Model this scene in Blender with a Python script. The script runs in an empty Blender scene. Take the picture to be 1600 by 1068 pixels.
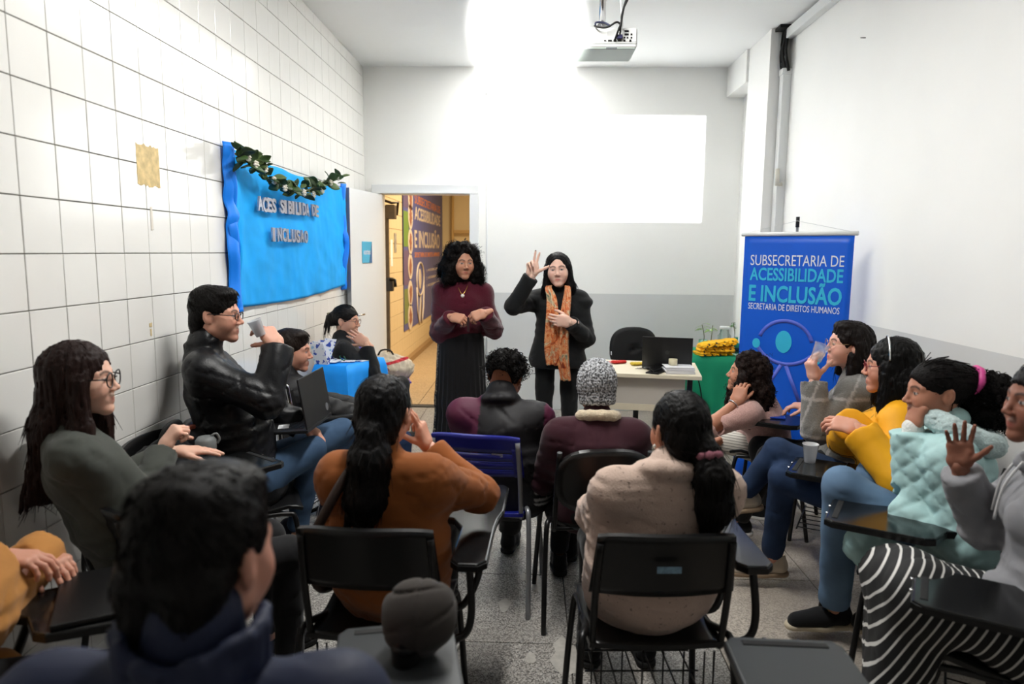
import bpy, bmesh, math, random
import numpy as np
from mathutils import Vector, Matrix

random.seed(7)
SC = bpy.context.scene
COL = SC.collection
V = Vector

# ------------------------------------------------------------------ camera
FPX, CPX, CPY = 1083.0, 800.0, 534.0
CAMZ = 1.62
_a = np.array([30, 141, 1083.0]); _a /= np.linalg.norm(_a)
_u = np.array([0.013, 1, 0.0]); _u -= _a * (_u @ _a); _u /= np.linalg.norm(_u)
_rh = lambda v: np.array([v[0], v[1], -v[2]])
MROT = np.stack([np.cross(_rh(_a), _rh(_u)), _rh(_a), _rh(_u)])
cd = bpy.data.cameras.new('camera')
cam = bpy.data.objects.new('camera', cd); COL.objects.link(cam)
cam.matrix_world = Matrix.Translation((0, 0, CAMZ)) @ Matrix(MROT.tolist()).to_4x4()
cd.sensor_fit = 'HORIZONTAL'; cd.sensor_width = 36.0; cd.lens = FPX / 1600 * 36
cd.dof.use_dof = True; cd.dof.focus_distance = 3.9; cd.dof.aperture_fstop = 2.4
cd.clip_start = 0.02
SC.camera = cam

def at(px, py, Y):
    """world point seen at a photo pixel at real depth Y (metres into the room)"""
    d = MROT @ np.array([(px - CPX) / FPX, (CPY - py) / FPX, -1.0])
    return np.array([0, 0, CAMZ]) + d * (Y / d[1])

# ------------------------------------------------------------------ world, lights, exposure
w = bpy.data.worlds.new('world'); SC.world = w; w.use_nodes = True
w.node_tree.nodes['Background'].inputs[0].default_value = (0.55, 0.6, 0.65, 1)
w.node_tree.nodes['Background'].inputs[1].default_value = 0.05
SC.view_settings.view_transform = 'Standard'
SC.view_settings.look = 'None'
SC.view_settings.exposure = 0.56
SC.view_settings.gamma = 1.0
SC.view_settings.use_curve_mapping = False

def light(name, kind, loc, target, energy, color=(1, 1, 1), **kw):
    ld = bpy.data.lights.new(name, kind); ld.energy = energy; ld.color = color
    for k, v in kw.items(): setattr(ld, k, v)
    o = bpy.data.objects.new(name, ld); COL.objects.link(o)
    o.location = loc
    if target is not None:
        o.rotation_euler = (V(target) - V(loc)).to_track_quat('-Z', 'Y').to_euler()
    return o
# photographer's flash, bounced off the far ceiling
light('bounce_flash', 'SPOT', (0.02, 0.12, 1.74), (-0.06, 5.9, 3.405), 48000, (1.0, 0.985, 0.96),
      spot_size=math.radians(9.8), spot_blend=1.0, shadow_soft_size=0.05)

# ------------------------------------------------------------------ materials
def lin(c):
    return tuple(((x / 255 / 12.92) if x <= 10 else (((x / 255) + 0.055) / 1.055) ** 2.4) for x in c)
MATS = {}
def mat(name, rgb=None, rough=0.6, metal=0.0, bump=0.0, bscale=60.0, var=0.0, vscale=6.0, spec=0.5,
        attr=False, trans=0.0, alpha=1.0, emit=None, estr=0.0, stretch=None, sheen=0.0, coat=0.0, ior=1.45):
    if name in MATS: return MATS[name]
    m = bpy.data.materials.new(name); m.use_nodes = True
    nt = m.node_tree; b = nt.nodes['Principled BSDF']
    b.inputs['Roughness'].default_value = rough
    b.inputs['Metallic'].default_value = metal
    b.inputs['Specular IOR Level'].default_value = spec
    b.inputs['Transmission Weight'].default_value = trans
    b.inputs['Alpha'].default_value = alpha
    b.inputs['IOR'].default_value = ior
    b.inputs['Sheen Weight'].default_value = sheen
    b.inputs['Coat Weight'].default_value = coat
    tc = nt.nodes.new('ShaderNodeTexCoord')
    src = tc.outputs['Object']
    if stretch:
        mp = nt.nodes.new('ShaderNodeMapping'); mp.inputs['Scale'].default_value = stretch
        nt.links.new(src, mp.inputs[0]); src = mp.outputs[0]
    if attr:
        at_ = nt.nodes.new('ShaderNodeAttribute'); at_.attribute_name = 'Col'
        base = at_.outputs['Color']
    else:
        rg = nt.nodes.new('ShaderNodeRGB'); rg.outputs[0].default_value = (*lin(rgb), 1)
        base = rg.outputs[0]
    if var > 0:
        nz = nt.nodes.new('ShaderNodeTexNoise'); nz.inputs['Scale'].default_value = vscale
        nz.inputs['Detail'].default_value = 6
        nt.links.new(src, nz.inputs['Vector'])
        mr = nt.nodes.new('ShaderNodeMapRange'); mr.inputs[1].default_value = 0.3; mr.inputs[2].default_value = 0.7
        mr.inputs[3].default_value = 1 - var; mr.inputs[4].default_value = 1 + var
        nt.links.new(nz.outputs['Fac'], mr.inputs[0])
        mx = nt.nodes.new('ShaderNodeVectorMath'); mx.operation = 'SCALE'
        nt.links.new(base, mx.inputs[0]); nt.links.new(mr.outputs[0], mx.inputs['Scale'])
        base = mx.outputs[0]
    nt.links.new(base, b.inputs['Base Color'])
    if bump > 0:
        nz = nt.nodes.new('ShaderNodeTexNoise'); nz.inputs['Scale'].default_value = bscale
        nz.inputs['Detail'].default_value = 4
        nt.links.new(src, nz.inputs['Vector'])
        bp = nt.nodes.new('ShaderNodeBump'); bp.inputs['Strength'].default_value = bump
        bp.inputs['Distance'].default_value = 0.004
        nt.links.new(nz.outputs['Fac'], bp.inputs['Height'])
        nt.links.new(bp.outputs[0], b.inputs['Normal'])
    if emit:
        b.inputs['Emission Color'].default_value = (*lin(emit), 1)
        b.inputs['Emission Strength'].default_value = estr
    MATS[name] = m
    return m

# ------------------------------------------------------------------ mesh helpers
def tag(o, label=None, cat=None, group=None, kind=None):
    if label: o['label'] = label
    if cat: o['category'] = cat
    if group: o['group'] = group
    if kind: o['kind'] = kind
    return o
def link(name, me, parent=None, loc=None):
    o = bpy.data.objects.new(name, me); COL.objects.link(o)
    if parent is not None: o.parent = parent
    if loc is not None: o.location = loc
    return o
def empty(name, loc=(0, 0, 0), rz=0.0, label=None, cat=None, group=None, kind=None):
    o = link(name, None, None, loc); o.rotation_euler = (0, 0, rz); o.empty_display_size = 0.1
    return tag(o, label, cat, group, kind)
def npmesh(name, verts, faces, m, parent=None, origin=(0, 0, 0), smooth=True, cols=None):
    """fast mesh from numpy arrays (all faces quads or all triangles)"""
    v = np.asarray(verts, 'f4') - np.asarray(origin, 'f4'); f = np.asarray(faces, 'i4')
    me = bpy.data.meshes.new(name)
    n = f.shape[1]
    me.vertices.add(len(v)); me.vertices.foreach_set('co', v.ravel())
    me.loops.add(f.size); me.loops.foreach_set('vertex_index', f.ravel())
    me.polygons.add(len(f)); me.polygons.foreach_set('loop_start', np.arange(0, f.size, n, dtype='i4'))
    if smooth: me.polygons.foreach_set('use_smooth', np.ones(len(f), bool))
    me.update(calc_edges=True)
    if cols is not None:
        ca = me.color_attributes.new('Col', 'FLOAT_COLOR', 'POINT')
        c4 = np.ones((len(v), 4), 'f4'); c4[:, :3] = cols
        ca.data.foreach_set('color', c4.ravel())
    me.materials.append(m)
    return link(name, me, parent)

class MB:
    """collects solids and links them as ONE mesh object"""
    def __init__(s): s.bm = bmesh.new()
    def _add(s, geom_bm):
        me = bpy.data.meshes.new('tmp'); geom_bm.to_mesh(me); geom_bm.free(); s.bm.from_mesh(me); bpy.data.meshes.remove(me)
    def box(s, c, size, rot=None, bevel=0.0, seg=2):
        b = bmesh.new(); bmesh.ops.create_cube(b, size=1.0)
        bmesh.ops.scale(b, vec=V(size), verts=b.verts)
        if bevel > 0: bmesh.ops.bevel(b, geom=b.edges[:], offset=bevel, segments=seg, profile=0.5, affect='EDGES')
        M = Matrix.Translation(V(c))
        if rot is not None: M = M @ (rot.to_4x4() if isinstance(rot, Matrix) else Matrix.Rotation(rot, 4, 'Z'))
        bmesh.ops.transform(b, matrix=M, verts=b.verts); s._add(b); return s
    def tube(s, pts, r, seg=10, closed=False, smooth=0):
        pts = [V(p) for p in pts]
        if smooth: pts = catmull(pts, smooth, closed)
        n = len(pts); rr = r if hasattr(r, '__len__') else [r] * n
        if len(rr) != n: rr = [rr[0] + (rr[-1] - rr[0]) * i / (n - 1) for i in range(n)]
        b = s.bm; rings = []; up = None
        for i, p in enumerate(pts):
            if closed: t = pts[(i + 1) % n] - pts[i - 1]
            else: t = pts[min(i + 1, n - 1)] - pts[max(i - 1, 0)]
            t.normalize()
            if up is None:
                up = V((0, 0, 1)) if abs(t.z) < 0.9 else V((1, 0, 0))
            x = t.cross(up)
            if x.length < 1e-5: x = t.orthogonal()
            x.normalize(); up = x.cross(t).normalized()
            rings.append([b.verts.new(p + (x * math.cos(a) + up * math.sin(a)) * rr[i]) for a in [2 * math.pi * k / seg for k in range(seg)]])
        m = n if closed else n - 1
        for i in range(m):
            A, B = rings[i], rings[(i + 1) % n]
            for k in range(seg):
                f = b.faces.new((A[k], A[(k + 1) % seg], B[(k + 1) % seg], B[k])); f.smooth = True
        if not closed:
            b.faces.new(rings[0]); b.faces.new(rings[-1][::-1])
        return s
    def lathe(s, prof, c=(0, 0, 0), seg=24, M=None):
        """prof: [(radius, z)...] about z"""
        b = bmesh.new(); rings = []
        for r, z in prof:
            rings.append([b.verts.new((r * math.cos(2 * math.pi * k / seg), r * math.sin(2 * math.pi * k / seg), z)) for k in range(seg)])
        for A, B in zip(rings, rings[1:]):
            for k in range(seg):
                f = b.faces.new((A[k], A[(k + 1) % seg], B[(k + 1) % seg], B[k])); f.smooth = True
        b.faces.new(rings[0][::-1]); b.faces.new(rings[-1])
        T = Matrix.Translation(V(c)) @ (M.to_4x4() if M is not None else Matrix.Identity(4))
        bmesh.ops.transform(b, matrix=T, verts=b.verts); s._add(b); return s
    def prism(s, poly, z0, z1, M=None, bevel=0.0):
        b = bmesh.new()
        A = [b.verts.new((x, y, z0)) for x, y in poly]; B = [b.verts.new((x, y, z1)) for x, y in poly]
        n = len(poly)
        b.faces.new(A[::-1]); top = b.faces.new(B)
        for k in range(n): b.faces.new((A[k], A[(k + 1) % n], B[(k + 1) % n], B[k]))
        if bevel > 0:
            bmesh.ops.recalc_face_normals(b, faces=b.faces[:])
            bmesh.ops.bevel(b, geom=[e for e in top.edges], offset=bevel, segments=2, profile=0.5, affect='EDGES')
        if M is not None: bmesh.ops.transform(b, matrix=M.to_4x4(), verts=b.verts)
        s._add(b); return s
    def grid(s, fn, nu, nv, thick=0.0):
        b = s.bm
        P = [[V(fn(i / nu, j / nv)) for j in range(nv + 1)] for i in range(nu + 1)]
        vs = [[b.verts.new(p) for p in row] for row in P]
        for i in range(nu):
            for j in range(nv):
                f = b.faces.new((vs[i][j], vs[i + 1][j], vs[i + 1][j + 1], vs[i][j + 1])); f.smooth = True
        if thick:
            N = []
            for i in range(nu + 1):
                row = []
                for j in range(nv + 1):
                    du = P[min(i + 1, nu)][j] - P[max(i - 1, 0)][j]; dv = P[i][min(j + 1, nv)] - P[i][max(j - 1, 0)]
                    row.append(du.cross(dv).normalized())
                N.append(row)
            ws = [[b.verts.new(P[i][j] - N[i][j] * thick) for j in range(nv + 1)] for i in range(nu + 1)]
            for i in range(nu):
                for j in range(nv):
                    f = b.faces.new((ws[i][j + 1], ws[i + 1][j + 1], ws[i + 1][j], ws[i][j])); f.smooth = True
            for i in range(nu):
                b.faces.new((vs[i][0], ws[i][0], ws[i + 1][0], vs[i + 1][0])); b.faces.new((vs[i + 1][nv], ws[i + 1][nv], ws[i][nv], vs[i][nv]))
            for j in range(nv):
                b.faces.new((vs[0][j + 1], ws[0][j + 1], ws[0][j], vs[0][j])); b.faces.new((vs[nu][j], ws[nu][j], ws[nu][j + 1], vs[nu][j + 1]))
        return s
    def xf(s, M): bmesh.ops.transform(s.bm, matrix=M, verts=s.bm.verts); return s
    def build(s, name, m, parent=None, loc=None, smooth=False):
        me = bpy.data.meshes.new(name)
        if smooth:
            for f in s.bm.faces: f.smooth = True
        bmesh.ops.recalc_face_normals(s.bm, faces=s.bm.faces[:])
        s.bm.to_mesh(me); s.bm.free(); me.materials.append(m)
        return link(name, me, parent, loc)

def catmull(pts, k, closed=False):
    out = []; n = len(pts)
    for i in range(n if closed else n - 1):
        if closed: p0, p1, p2, p3 = pts[i - 1], pts[i], pts[(i + 1) % n], pts[(i + 2) % n]
        else: p0, p1, p2, p3 = pts[max(i - 1, 0)], pts[i], pts[i + 1], pts[min(i + 2, n - 1)]
        for j in range(k):
            t = j / k
            out.append(0.5 * ((2 * p1) + (p2 - p0) * t + (2 * p0 - 5 * p1 + 4 * p2 - p3) * t * t + (3 * p1 - p0 - 3 * p2 + p3) * t ** 3))
    if not closed: out.append(pts[-1].copy())
    return out

def text(name, body, m, M, size, parent, width=None, bold=0.0, depth=0.002, align='LEFT'):
    """lettering as thin solid geometry in the local xy plane of matrix M; width stretches it"""
    cu = bpy.data.curves.new(name, 'FONT'); cu.body = body; cu.size = size; cu.extrude = depth; cu.offset = bold * size
    cu.align_x = align; cu.resolution_u = 3
    t = bpy.data.objects.new(name, cu); COL.objects.link(t)
    me = bpy.data.meshes.new_from_object(t.evaluated_get(bpy.context.evaluated_depsgraph_get()))
    bpy.data.objects.remove(t)
    xs = [v.co.x for v in me.vertices]
    if width and xs:
        k = width / (max(xs) - min(xs)); x0 = min(xs)
        for v in me.vertices: v.co.x = (v.co.x - x0) * k
    me.transform(M); me.materials.clear(); me.materials.append(m); me.name = name
    return link(name, me, parent)
def frame(o, x, y):
    x = V(x).normalized(); y = V(y).normalized(); z = x.cross(y).normalized(); y = z.cross(x)
    return Matrix(((x.x, y.x, z.x, o[0]), (x.y, y.y, z.y, o[1]), (x.z, y.z, z.z, o[2]), (0, 0, 0, 1)))
def copy_tree(o, parent=None):
    c = o.copy(); COL.objects.link(c); c.parent = parent
    for ch in o.children: copy_tree(ch, c)
    return c
# ------------------------------------------------------------------ the room
XL, XR, YB, ZC, YF = -1.68, 2.05, 7.05, 3.405, -2.6
TILE = 0.1897
M_wall = mat('white_wall_paint', (243, 243, 240), 0.55, bump=0.08, bscale=30, var=0.015, vscale=2)
M_ceil = mat('ceiling_paint', (243, 244, 243), 0.7, bump=0.06, bscale=25)
M_grey = mat('grey_wall_paint', (213, 214, 213), 0.4, bump=0.08, bscale=30, var=0.02, vscale=3)
M_tile = mat('glazed_white_tile', (233, 232, 228), 0.12, var=0.02, vscale=1.3, bump=0.03, bscale=9, spec=0.5)
M_grout = mat('dark_grout', (118, 114, 106), 0.9, var=0.25, vscale=5)
M_trim = mat('white_gloss_paint', (228, 230, 231), 0.35)
M_black_plastic = mat('black_plastic', (17, 17, 18), 0.32, bump=0.05, bscale=200)
M_black_metal = mat('black_painted_steel', (15, 15, 16), 0.35)
M_black_matte = mat('black_matte', (14, 14, 15), 0.7)
M_white_plastic = mat('white_plastic', (225, 227, 226), 0.4)
M_chrome = mat('chrome', (200, 200, 202), 0.18, metal=1.0)
M_greymetal = mat('grey_metal', (150, 152, 156), 0.35, metal=0.6)

def struct(o): o['kind'] = 'structure'; return o

# floor: terrazzo slabs
def floor_mat(name, c0, c1, c2, scale, warm):
    m = bpy.data.materials.new(name); m.use_nodes = True; nt = m.node_tree; b = nt.nodes['Principled BSDF']
    tc = nt.nodes.new('ShaderNodeTexCoord')
    vo = nt.nodes.new('ShaderNodeTexVoronoi'); vo.inputs['Scale'].default_value = scale
    nt.links.new(tc.outputs['Object'], vo.inputs['Vector'])
    cr = nt.nodes.new('ShaderNodeValToRGB'); e = cr.color_ramp.elements
    e[0].position = 0.15; e[0].color = (*lin(c0), 1); e[1].position = 0.8; e[1].color = (*lin(c2), 1)
    k = e.new(0.45); k.color = (*lin(c1), 1)
    sp = nt.nodes.new('ShaderNodeSeparateColor'); nt.links.new(vo.outputs['Color'], sp.inputs[0])
    nt.links.new(sp.outputs[0], cr.inputs[0])
    nz = nt.nodes.new('ShaderNodeTexNoise'); nz.inputs['Scale'].default_value = 1.7; nz.inputs['Detail'].default_value = 8
    nt.links.new(tc.outputs['Object'], nz.inputs['Vector'])
    r2 = nt.nodes.new('ShaderNodeMapRange'); r2.inputs[1].default_value = .35; r2.inputs[2].default_value = .7
    r2.inputs[3].default_value = 0.0; r2.inputs[4].default_value = warm
    nt.links.new(nz.outputs['Fac'], r2.inputs[0])
    mx = nt.nodes.new('ShaderNodeMix'); mx.data_type = 'RGBA'
    nt.links.new(r2.outputs[0], mx.inputs[0]); nt.links.new(cr.outputs[0], mx.inputs[6]); mx.inputs[7].default_value = (*lin(c1), 1)
    nt.links.new(mx.outputs[2], b.inputs['Base Color']); b.inputs['Roughness'].default_value = 0.42
    return m
M_terr = floor_mat('grey_terrazzo', (74, 71, 68), (134, 130, 124), (188, 184, 177), 230, 0.45)
M_terr2 = floor_mat('beige_terrazzo', (128, 121, 112), (156, 147, 136), (182, 172, 160), 160, 0.8)
M_corr = floor_mat('corridor_stone', (150, 128, 100), (178, 152, 118), (200, 176, 140), 120, 0.6)
M_joint = mat('floor_joint', (70, 67, 62), 0.9)
fl = struct(MB().box(((XL + XR) / 2, (YB + YF) / 2, -0.055), (XR - XL + .1, YB - YF, 0.1)).build('floor', M_joint))
SL = 0.62
nx, ny = 6, 16
k0 = 0
slab_me = {}
for i in range(nx + 1):
    for j in range(ny):
        x0 = XL + i * SL; y0 = YB - (j + 1) * SL
        x1 = min(x0 + SL, XR); y1 = y0 + SL
        if x1 - x0 < 0.05: continue
        mm = M_terr2 if x0 > 0.75 else M_terr
        MB().box(((x0 + x1) / 2, (y0 + y1) / 2, -0.003), (x1 - x0 - .005, y1 - y0 - .005, 0.006 + random.uniform(-.0006, .0006)), bevel=0.0015, seg=1).build('floor_slab', mm, fl)
# pale repair patches worn into the floor
M_worn = mat('worn_pale_floor', (176, 172, 164), .6, var=.12, vscale=40)
for (x, y, r) in ((-.10, 3.02, .045), (.06, 3.22, .06), (.02, 2.6, .03), (.16, 2.62, .09), (-.02, 3.3, .03)):
    MB().prism([(x + r * (.6 + .5 * random.random()) * math.cos(q * .42) * .7, y + r * (.7 + .5 * random.random()) * math.sin(q * .42) * 1.5) for q in range(15)], .0005, .0018).build('worn_patch', M_worn, fl)

struct(MB().box(((XL + XR) / 2, (YB + YF) / 2, ZC + 0.05), (XR - XL + .4, YB - YF + .2, 0.1)).build('ceiling', M_ceil))
# left wall with square glazed tiles
wl = struct(MB().box((XL - 0.06, (YB + YF) / 2, ZC / 2), (0.11, YB - YF, ZC)).build('wall_left', M_grout))
zj = 1.597 % TILE; yj = 2.269 % TILE
rows = [(zj - TILE + k * TILE) for k in range(0, 20)]
cols_ = [(yj + (k - 15) * TILE) for k in range(0, 53)]
cand = []
for z in rows:
    for y in cols_:
        y0, y1 = max(y, YF), min(y + TILE, YB); z0, z1 = max(z, 0), min(z + TILE, ZC)
        if y1 - y0 < .02 or z1 - z0 < .02: continue
        cand.append((y0, y1, z0, z1))
def seen(t):
    y0, y1, z0, z1 = t
    if y0 < 1.9: return 99
    p = np.array([XL, (y0 + y1) / 2, (z0 + z1) / 2]) - np.array([0, 0, CAMZ]); c = MROT.T @ p
    x = CPX + FPX * c[0] / -c[2]; y = CPY - FPX * c[1] / -c[2]
    if x < -45 or y < -60: return 99
    if y > 760: return 50 + y0
    return y0
cand.sort(key=seen)
def tile_mesh(dy, dz):
    b = MB(); b.box((0, 0, 0), (0.012, dy - .0042, dz - .0042), bevel=0.0016, seg=1)
    o = b.build('tile', M_tile); me = o.data; bpy.data.objects.remove(o); return me
std = {}
for i, (y0, y1, z0, z1) in enumerate(cand[:300]):
    key = (round(y1 - y0, 3), round(z1 - z0, 3))
    if key not in std: std[key] = tile_mesh(*key)
    o = link('tile', std[key], wl, (XL - 0.003 + random.uniform(-.0006, .0006), (y0 + y1) / 2, (z0 + z1) / 2))
    o.rotation_euler = (0, random.gauss(0, .0018), random.gauss(0, .0018))
rest = MB()
for (y0, y1, z0, z1) in cand[300:]:
    rest.box((XL - 0.003, (y0 + y1) / 2, (z0 + z1) / 2), (0.012, y1 - y0 - .0042, z1 - z0 - .0042))
tag(rest.build('tile_field', M_tile, wl), kind='stuff')
# old glue patch left by a removed notice, and drips below it
M_glue = mat('old_glue', (203, 178, 122), 0.5, var=0.25, vscale=30)
def patch_on_left(name, y0, y1, z0, z1, m, n=14, jit=.006):
    b = MB(); pts = []
    for k in range(n): pts.append((y0 + (y1 - y0) * k / n, z0 + random.uniform(-jit, jit)))
    for k in range(n): pts.append((y1 + random.uniform(-jit, jit) * .3, z0 + (z1 - z0) * k / n))
    for k in range(n): pts.append((y1 - (y1 - y0) * k / n, z1 + random.uniform(-jit, jit)))
    for k in range(n): pts.append((y0 + random.uniform(-jit, jit) * .3, z1 - (z1 - z0) * k / n))
    M = Matrix(((0, 0, 1, XL + .0035), (1, 0, 0, 0), (0, 1, 0, 0), (0, 0, 0, 1)))
    return b.prism(pts, 0, .0012, M).build(name, m, wl)
patch_on_left('glue_stain', 2.965, 3.145, 1.888, 2.062, M_glue)
patch_on_left('glue_drip', 3.05, 3.068, 1.70, 1.80, mat('glue_drip', (214, 208, 196), .5), 6, .003)
patch_on_left('glue_drip', 2.995, 3.007, 1.235, 1.265, mat('glue_drip2', (206, 186, 140), .5), 6, .003); patch_on_left('glue_drip', 2.99, 3.012, 1.275, 1.292, mat('glue_drip2', (206, 186, 140), .5), 6, .003)

# back wall with door opening  (opening X -1.497..-0.615, top 2.175)
DX0, DX1, DZ = -1.497, -0.615, 2.175
wb = MB()
def wseg(b, x0, x1, z0, z1): b.box(((x0 + x1) / 2, YB + .075, (z0 + z1) / 2), (x1 - x0, .15, z1 - z0))
wseg(wb, XL - .1, DX0 - .03, 1.205, ZC); wseg(wb, DX0 - .03, DX1 + .03, DZ + .03, ZC); wseg(wb, DX1 + .03, XR + .3, 1.205, ZC)
wbo = struct(wb.build('wall_back', M_wall))
g = MB(); wseg(g, XL - .1, DX0 - .03, 0, 1.205); wseg(g, DX1 + .03, XR + .3, 0, 1.205)
g.build('painted_dado', M_grey, wbo)
MB().tube([(-.448, YB - .006, 0.0), (-.448, YB - .006, ZC)], .009, 8).build('cable_conduit', M_trim, wbo)
MB().box((-.448, YB - .008, 3.16), (.03, .02, .02), bevel=.004).build('conduit_clip', M_trim, wbo)
# door frame
tr = MB()
for x in (DX0 - .045, DX1 + .045): tr.box((x, YB - .0, DZ / 2), (.09, .2, DZ), bevel=.004)
tr.box(((DX0 + DX1) / 2, YB, DZ + .0455), (DX1 - DX0 + .18, .2, .09), bevel=.004)
tr.box(((DX0 + DX1) / 2, YB - .105, DZ + .012), (DX1 - DX0 + .02, .03, .012))
struct(tr.build('trim_1', M_trim))
# open door leaf, hinged on the left jamb
hx, hy = DX0, YB - .08
ang = math.atan2(-(6.2 - hy), -(-1.615 - hx))
d = V((-1.63 - hx, 6.2 - hy, 0)); Ld = d.length; d.normalize(); nrm = V((-d.y, d.x, 0))
if nrm.x < 0: nrm = -nrm
DM = Matrix(((d.x, nrm.x, 0, hx), (d.y, nrm.y, 0, hy), (0, 0, 1, 0), (0, 0, 0, 1)))
dl = struct(MB().box((Ld / 2, 0, DZ / 2), (Ld, .035, DZ - .02), bevel=.003).xf(DM).build('door_1', M_trim))
MB().box((Ld + .001, 0, DZ / 2), (.003, .037, DZ - .02)).xf(DM).build('edge_strip', M_greymetal, dl)
for z in (.25, 1.1, 1.95): MB().tube([(0, .0, z - .05), (0, 0, z + .05)], .009, 8).xf(DM).build('hinge', M_greymetal, dl)
MB().tube([(Ld - .07, .02, 1.03), (Ld - .07, .06, 1.03), (Ld - .18, .062, 1.03)], .009, 8).xf(DM).build('door_handle', M_chrome, dl)
# right wall: main run, service groove with pipe, offset pier and beam
wr = MB()
wr.box((XR + .1, (7.1 + YF) / 2, (ZC + 1.2) / 2), (.2, 7.1 - YF, ZC - 1.2))
wro = struct(wr.build('wall_right', M_wall))
MB().box((XR + .1, (7.1 + YF) / 2, .6), (.2, 7.1 - YF, 1.2)).build('painted_dado', M_grey, wro)
pr = MB(); pr.box((1.90 + .2, 6.16, ZC / 2), (.4, .56, ZC)).box((XR + .15, 6.75, ZC / 2), (.3, .7, ZC))
pr.box((1.88 + .2, 6.745, ZC - .14), (.40, .61, .28))
struct(pr.build('wall_pier', M_wall))
# front wall behind the camera
struct(MB().box(((XL + XR) / 2, YF - .05, ZC / 2), (XR - XL + .4, .1, ZC)).build('wall_front', M_wall))

# conduit run along the top of the right wall and down the corner
t = empty('cable_trunking', (XR, 5.6, ZC), label='white cable trunking along top of right wall, dropping down the corner beside the banner', cat='cable duct')
def loc_to(o): return Matrix.Translation(-V(o.location))
MB().box((XR - .03, 3.0, ZC - .06), (.06, 5.6, .075), bevel=.004).xf(loc_to(t)).build('ceiling_duct', M_white_plastic, t)
MB().box((XR - .035, 5.83, 1.52), (.07, .08, 3.04), bevel=.006).xf(loc_to(t)).build('drop_duct', M_white_plastic, t)
MB().tube([(XR - .04, 5.76, 2.18), (XR - .075, 5.76, 2.17), (XR - .08, 5.76, 2.3)], .018, 8).xf(loc_to(t)).build('elbow_fitting', mat('aged_plastic', (206, 202, 190), .5), t)
MB().box((XR - .035, 5.83, 3.06), (.08, .09, .05), bevel=.006).xf(loc_to(t)).build('duct_collar', M_white_plastic, t)
for k in range(7):
    y = 5.78 + k * .022
    MB().tube([(XR - .03 - .01 * (k % 3), y, 3.06), (XR - .06 - .012 * (k % 2), y + .02 * math.sin(k), 3.2), (XR - .04 - .01 * ((k + 1) % 3), y + .015, 3.3), (XR - .05, y, 3.4)], .012 if k < 5 else .006, 8, smooth=5).xf(loc_to(t)).build('cable', M_black_matte, t)
MB().box((XR - .06, 5.86, ZC - .01), (.12, .2, .03)).xf(loc_to(t)).build('ceiling_hole', M_black_matte, t)
# nail in the right wall
MB().tube([at(1345, 59, 4.6) + np.array([0, 0, 0]), at(1353, 59, 4.55)], .003, 6).build('tmpnail', M_black_metal)
o = bpy.data.objects['tmpnail']; o.name = 'hook'; o.parent = wro

# ------------------------------------------------------------------ corridor beyond the door
M_ctile = mat('corridor_tile', (226, 205, 168), 0.25, var=0.03, vscale=2)
M_cgrout = mat('corridor_grout', (150, 132, 104), .9)
CX0 = -1.80
cw = struct(MB().box((CX0 - .06, 10.6, 1.75), (.1, 6.9, 3.5)).build('wall_corridor', M_cgrout))
q = MB().box((0, 0, 0), (.012, TILE - .005, TILE - .005), bevel=.0015, seg=1).build('tile', M_ctile); cme = q.data; bpy.data.objects.remove(q)
for r_ in range(15):
    for c_ in range(32):
        y0 = 8.2 + c_ * TILE; z0 = r_ * TILE
        if y0 > 9.65 and z0 > .95: continue
        link('tile', cme, cw, (CX0 - .004, y0 + TILE / 2, z0 + TILE / 2))
struct(MB().box((CX0 + 2, 14.1, 1.75), (5, .1, 3.5)).build('wall_corridor_end', mat('cream_paint', (228, 206, 160), .6)))
cf = struct(MB().box((.3, 10.6, -.055), (4.4, 6.95, .1)).build('floor_corridor', M_joint))
for i in range(7):
    for j in range(11):
        MB().box((CX0 + .31 + i * .62, YB + .16 + .31 + j * .62, -.003), (.613, .613, .006), bevel=.0015, seg=1).build('floor_slab', M_corr, cf)
MB().box((CX0 + .035, 10.6, .04), (.07, 6.9, .08)).build('baseboard_corridor', mat('corridor_skirting', (150, 120, 84), .5)); struct(bpy.data.objects['baseboard_corridor'])
struct(MB().box((.3, 10.6, 3.5), (4.6, 7.0, .1)).build('ceiling_corridor', M_ceil))
struct(MB().box((2.5, 10.6, 1.75), (.1, 7, 3.5)).build('wall_corridor_right', mat('cream_paint', (228, 206, 160), .6)))
light('corridor_lamp', 'AREA', (-.2, 9.6, 3.38), (-.2, 9.6, 0), 110, (1.0, 0.84, 0.58), shape='RECTANGLE', size=.5, size_y=2.4)
# unseen batten added to fill the presenters' faces (out of frame, above the audience)
lm = empty('fill_batten', (-.1, 2.8, ZC), label='unseen white batten added on the ceiling as fill for the presenters', cat='fill light')
MB().box((0, 0, -.03), (.2, 1.25, .06), bevel=.01).build('housing', M_trim, lm)
for s in (-1, 1):
    MB().tube([(s * .05, -.58, -.085), (s * .05, .58, -.085)], .014, 10).build('tube', mat('fill_tube', (255, 255, 255), .5, emit=(255, 250, 240), estr=4), lm)
light('fill_light', 'AREA', (-.1, 2.8, ZC - .12), (-.1, 2.8, 0), 48, (1, .985, .95), shape='RECTANGLE', size=.2, size_y=1.2)
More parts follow.
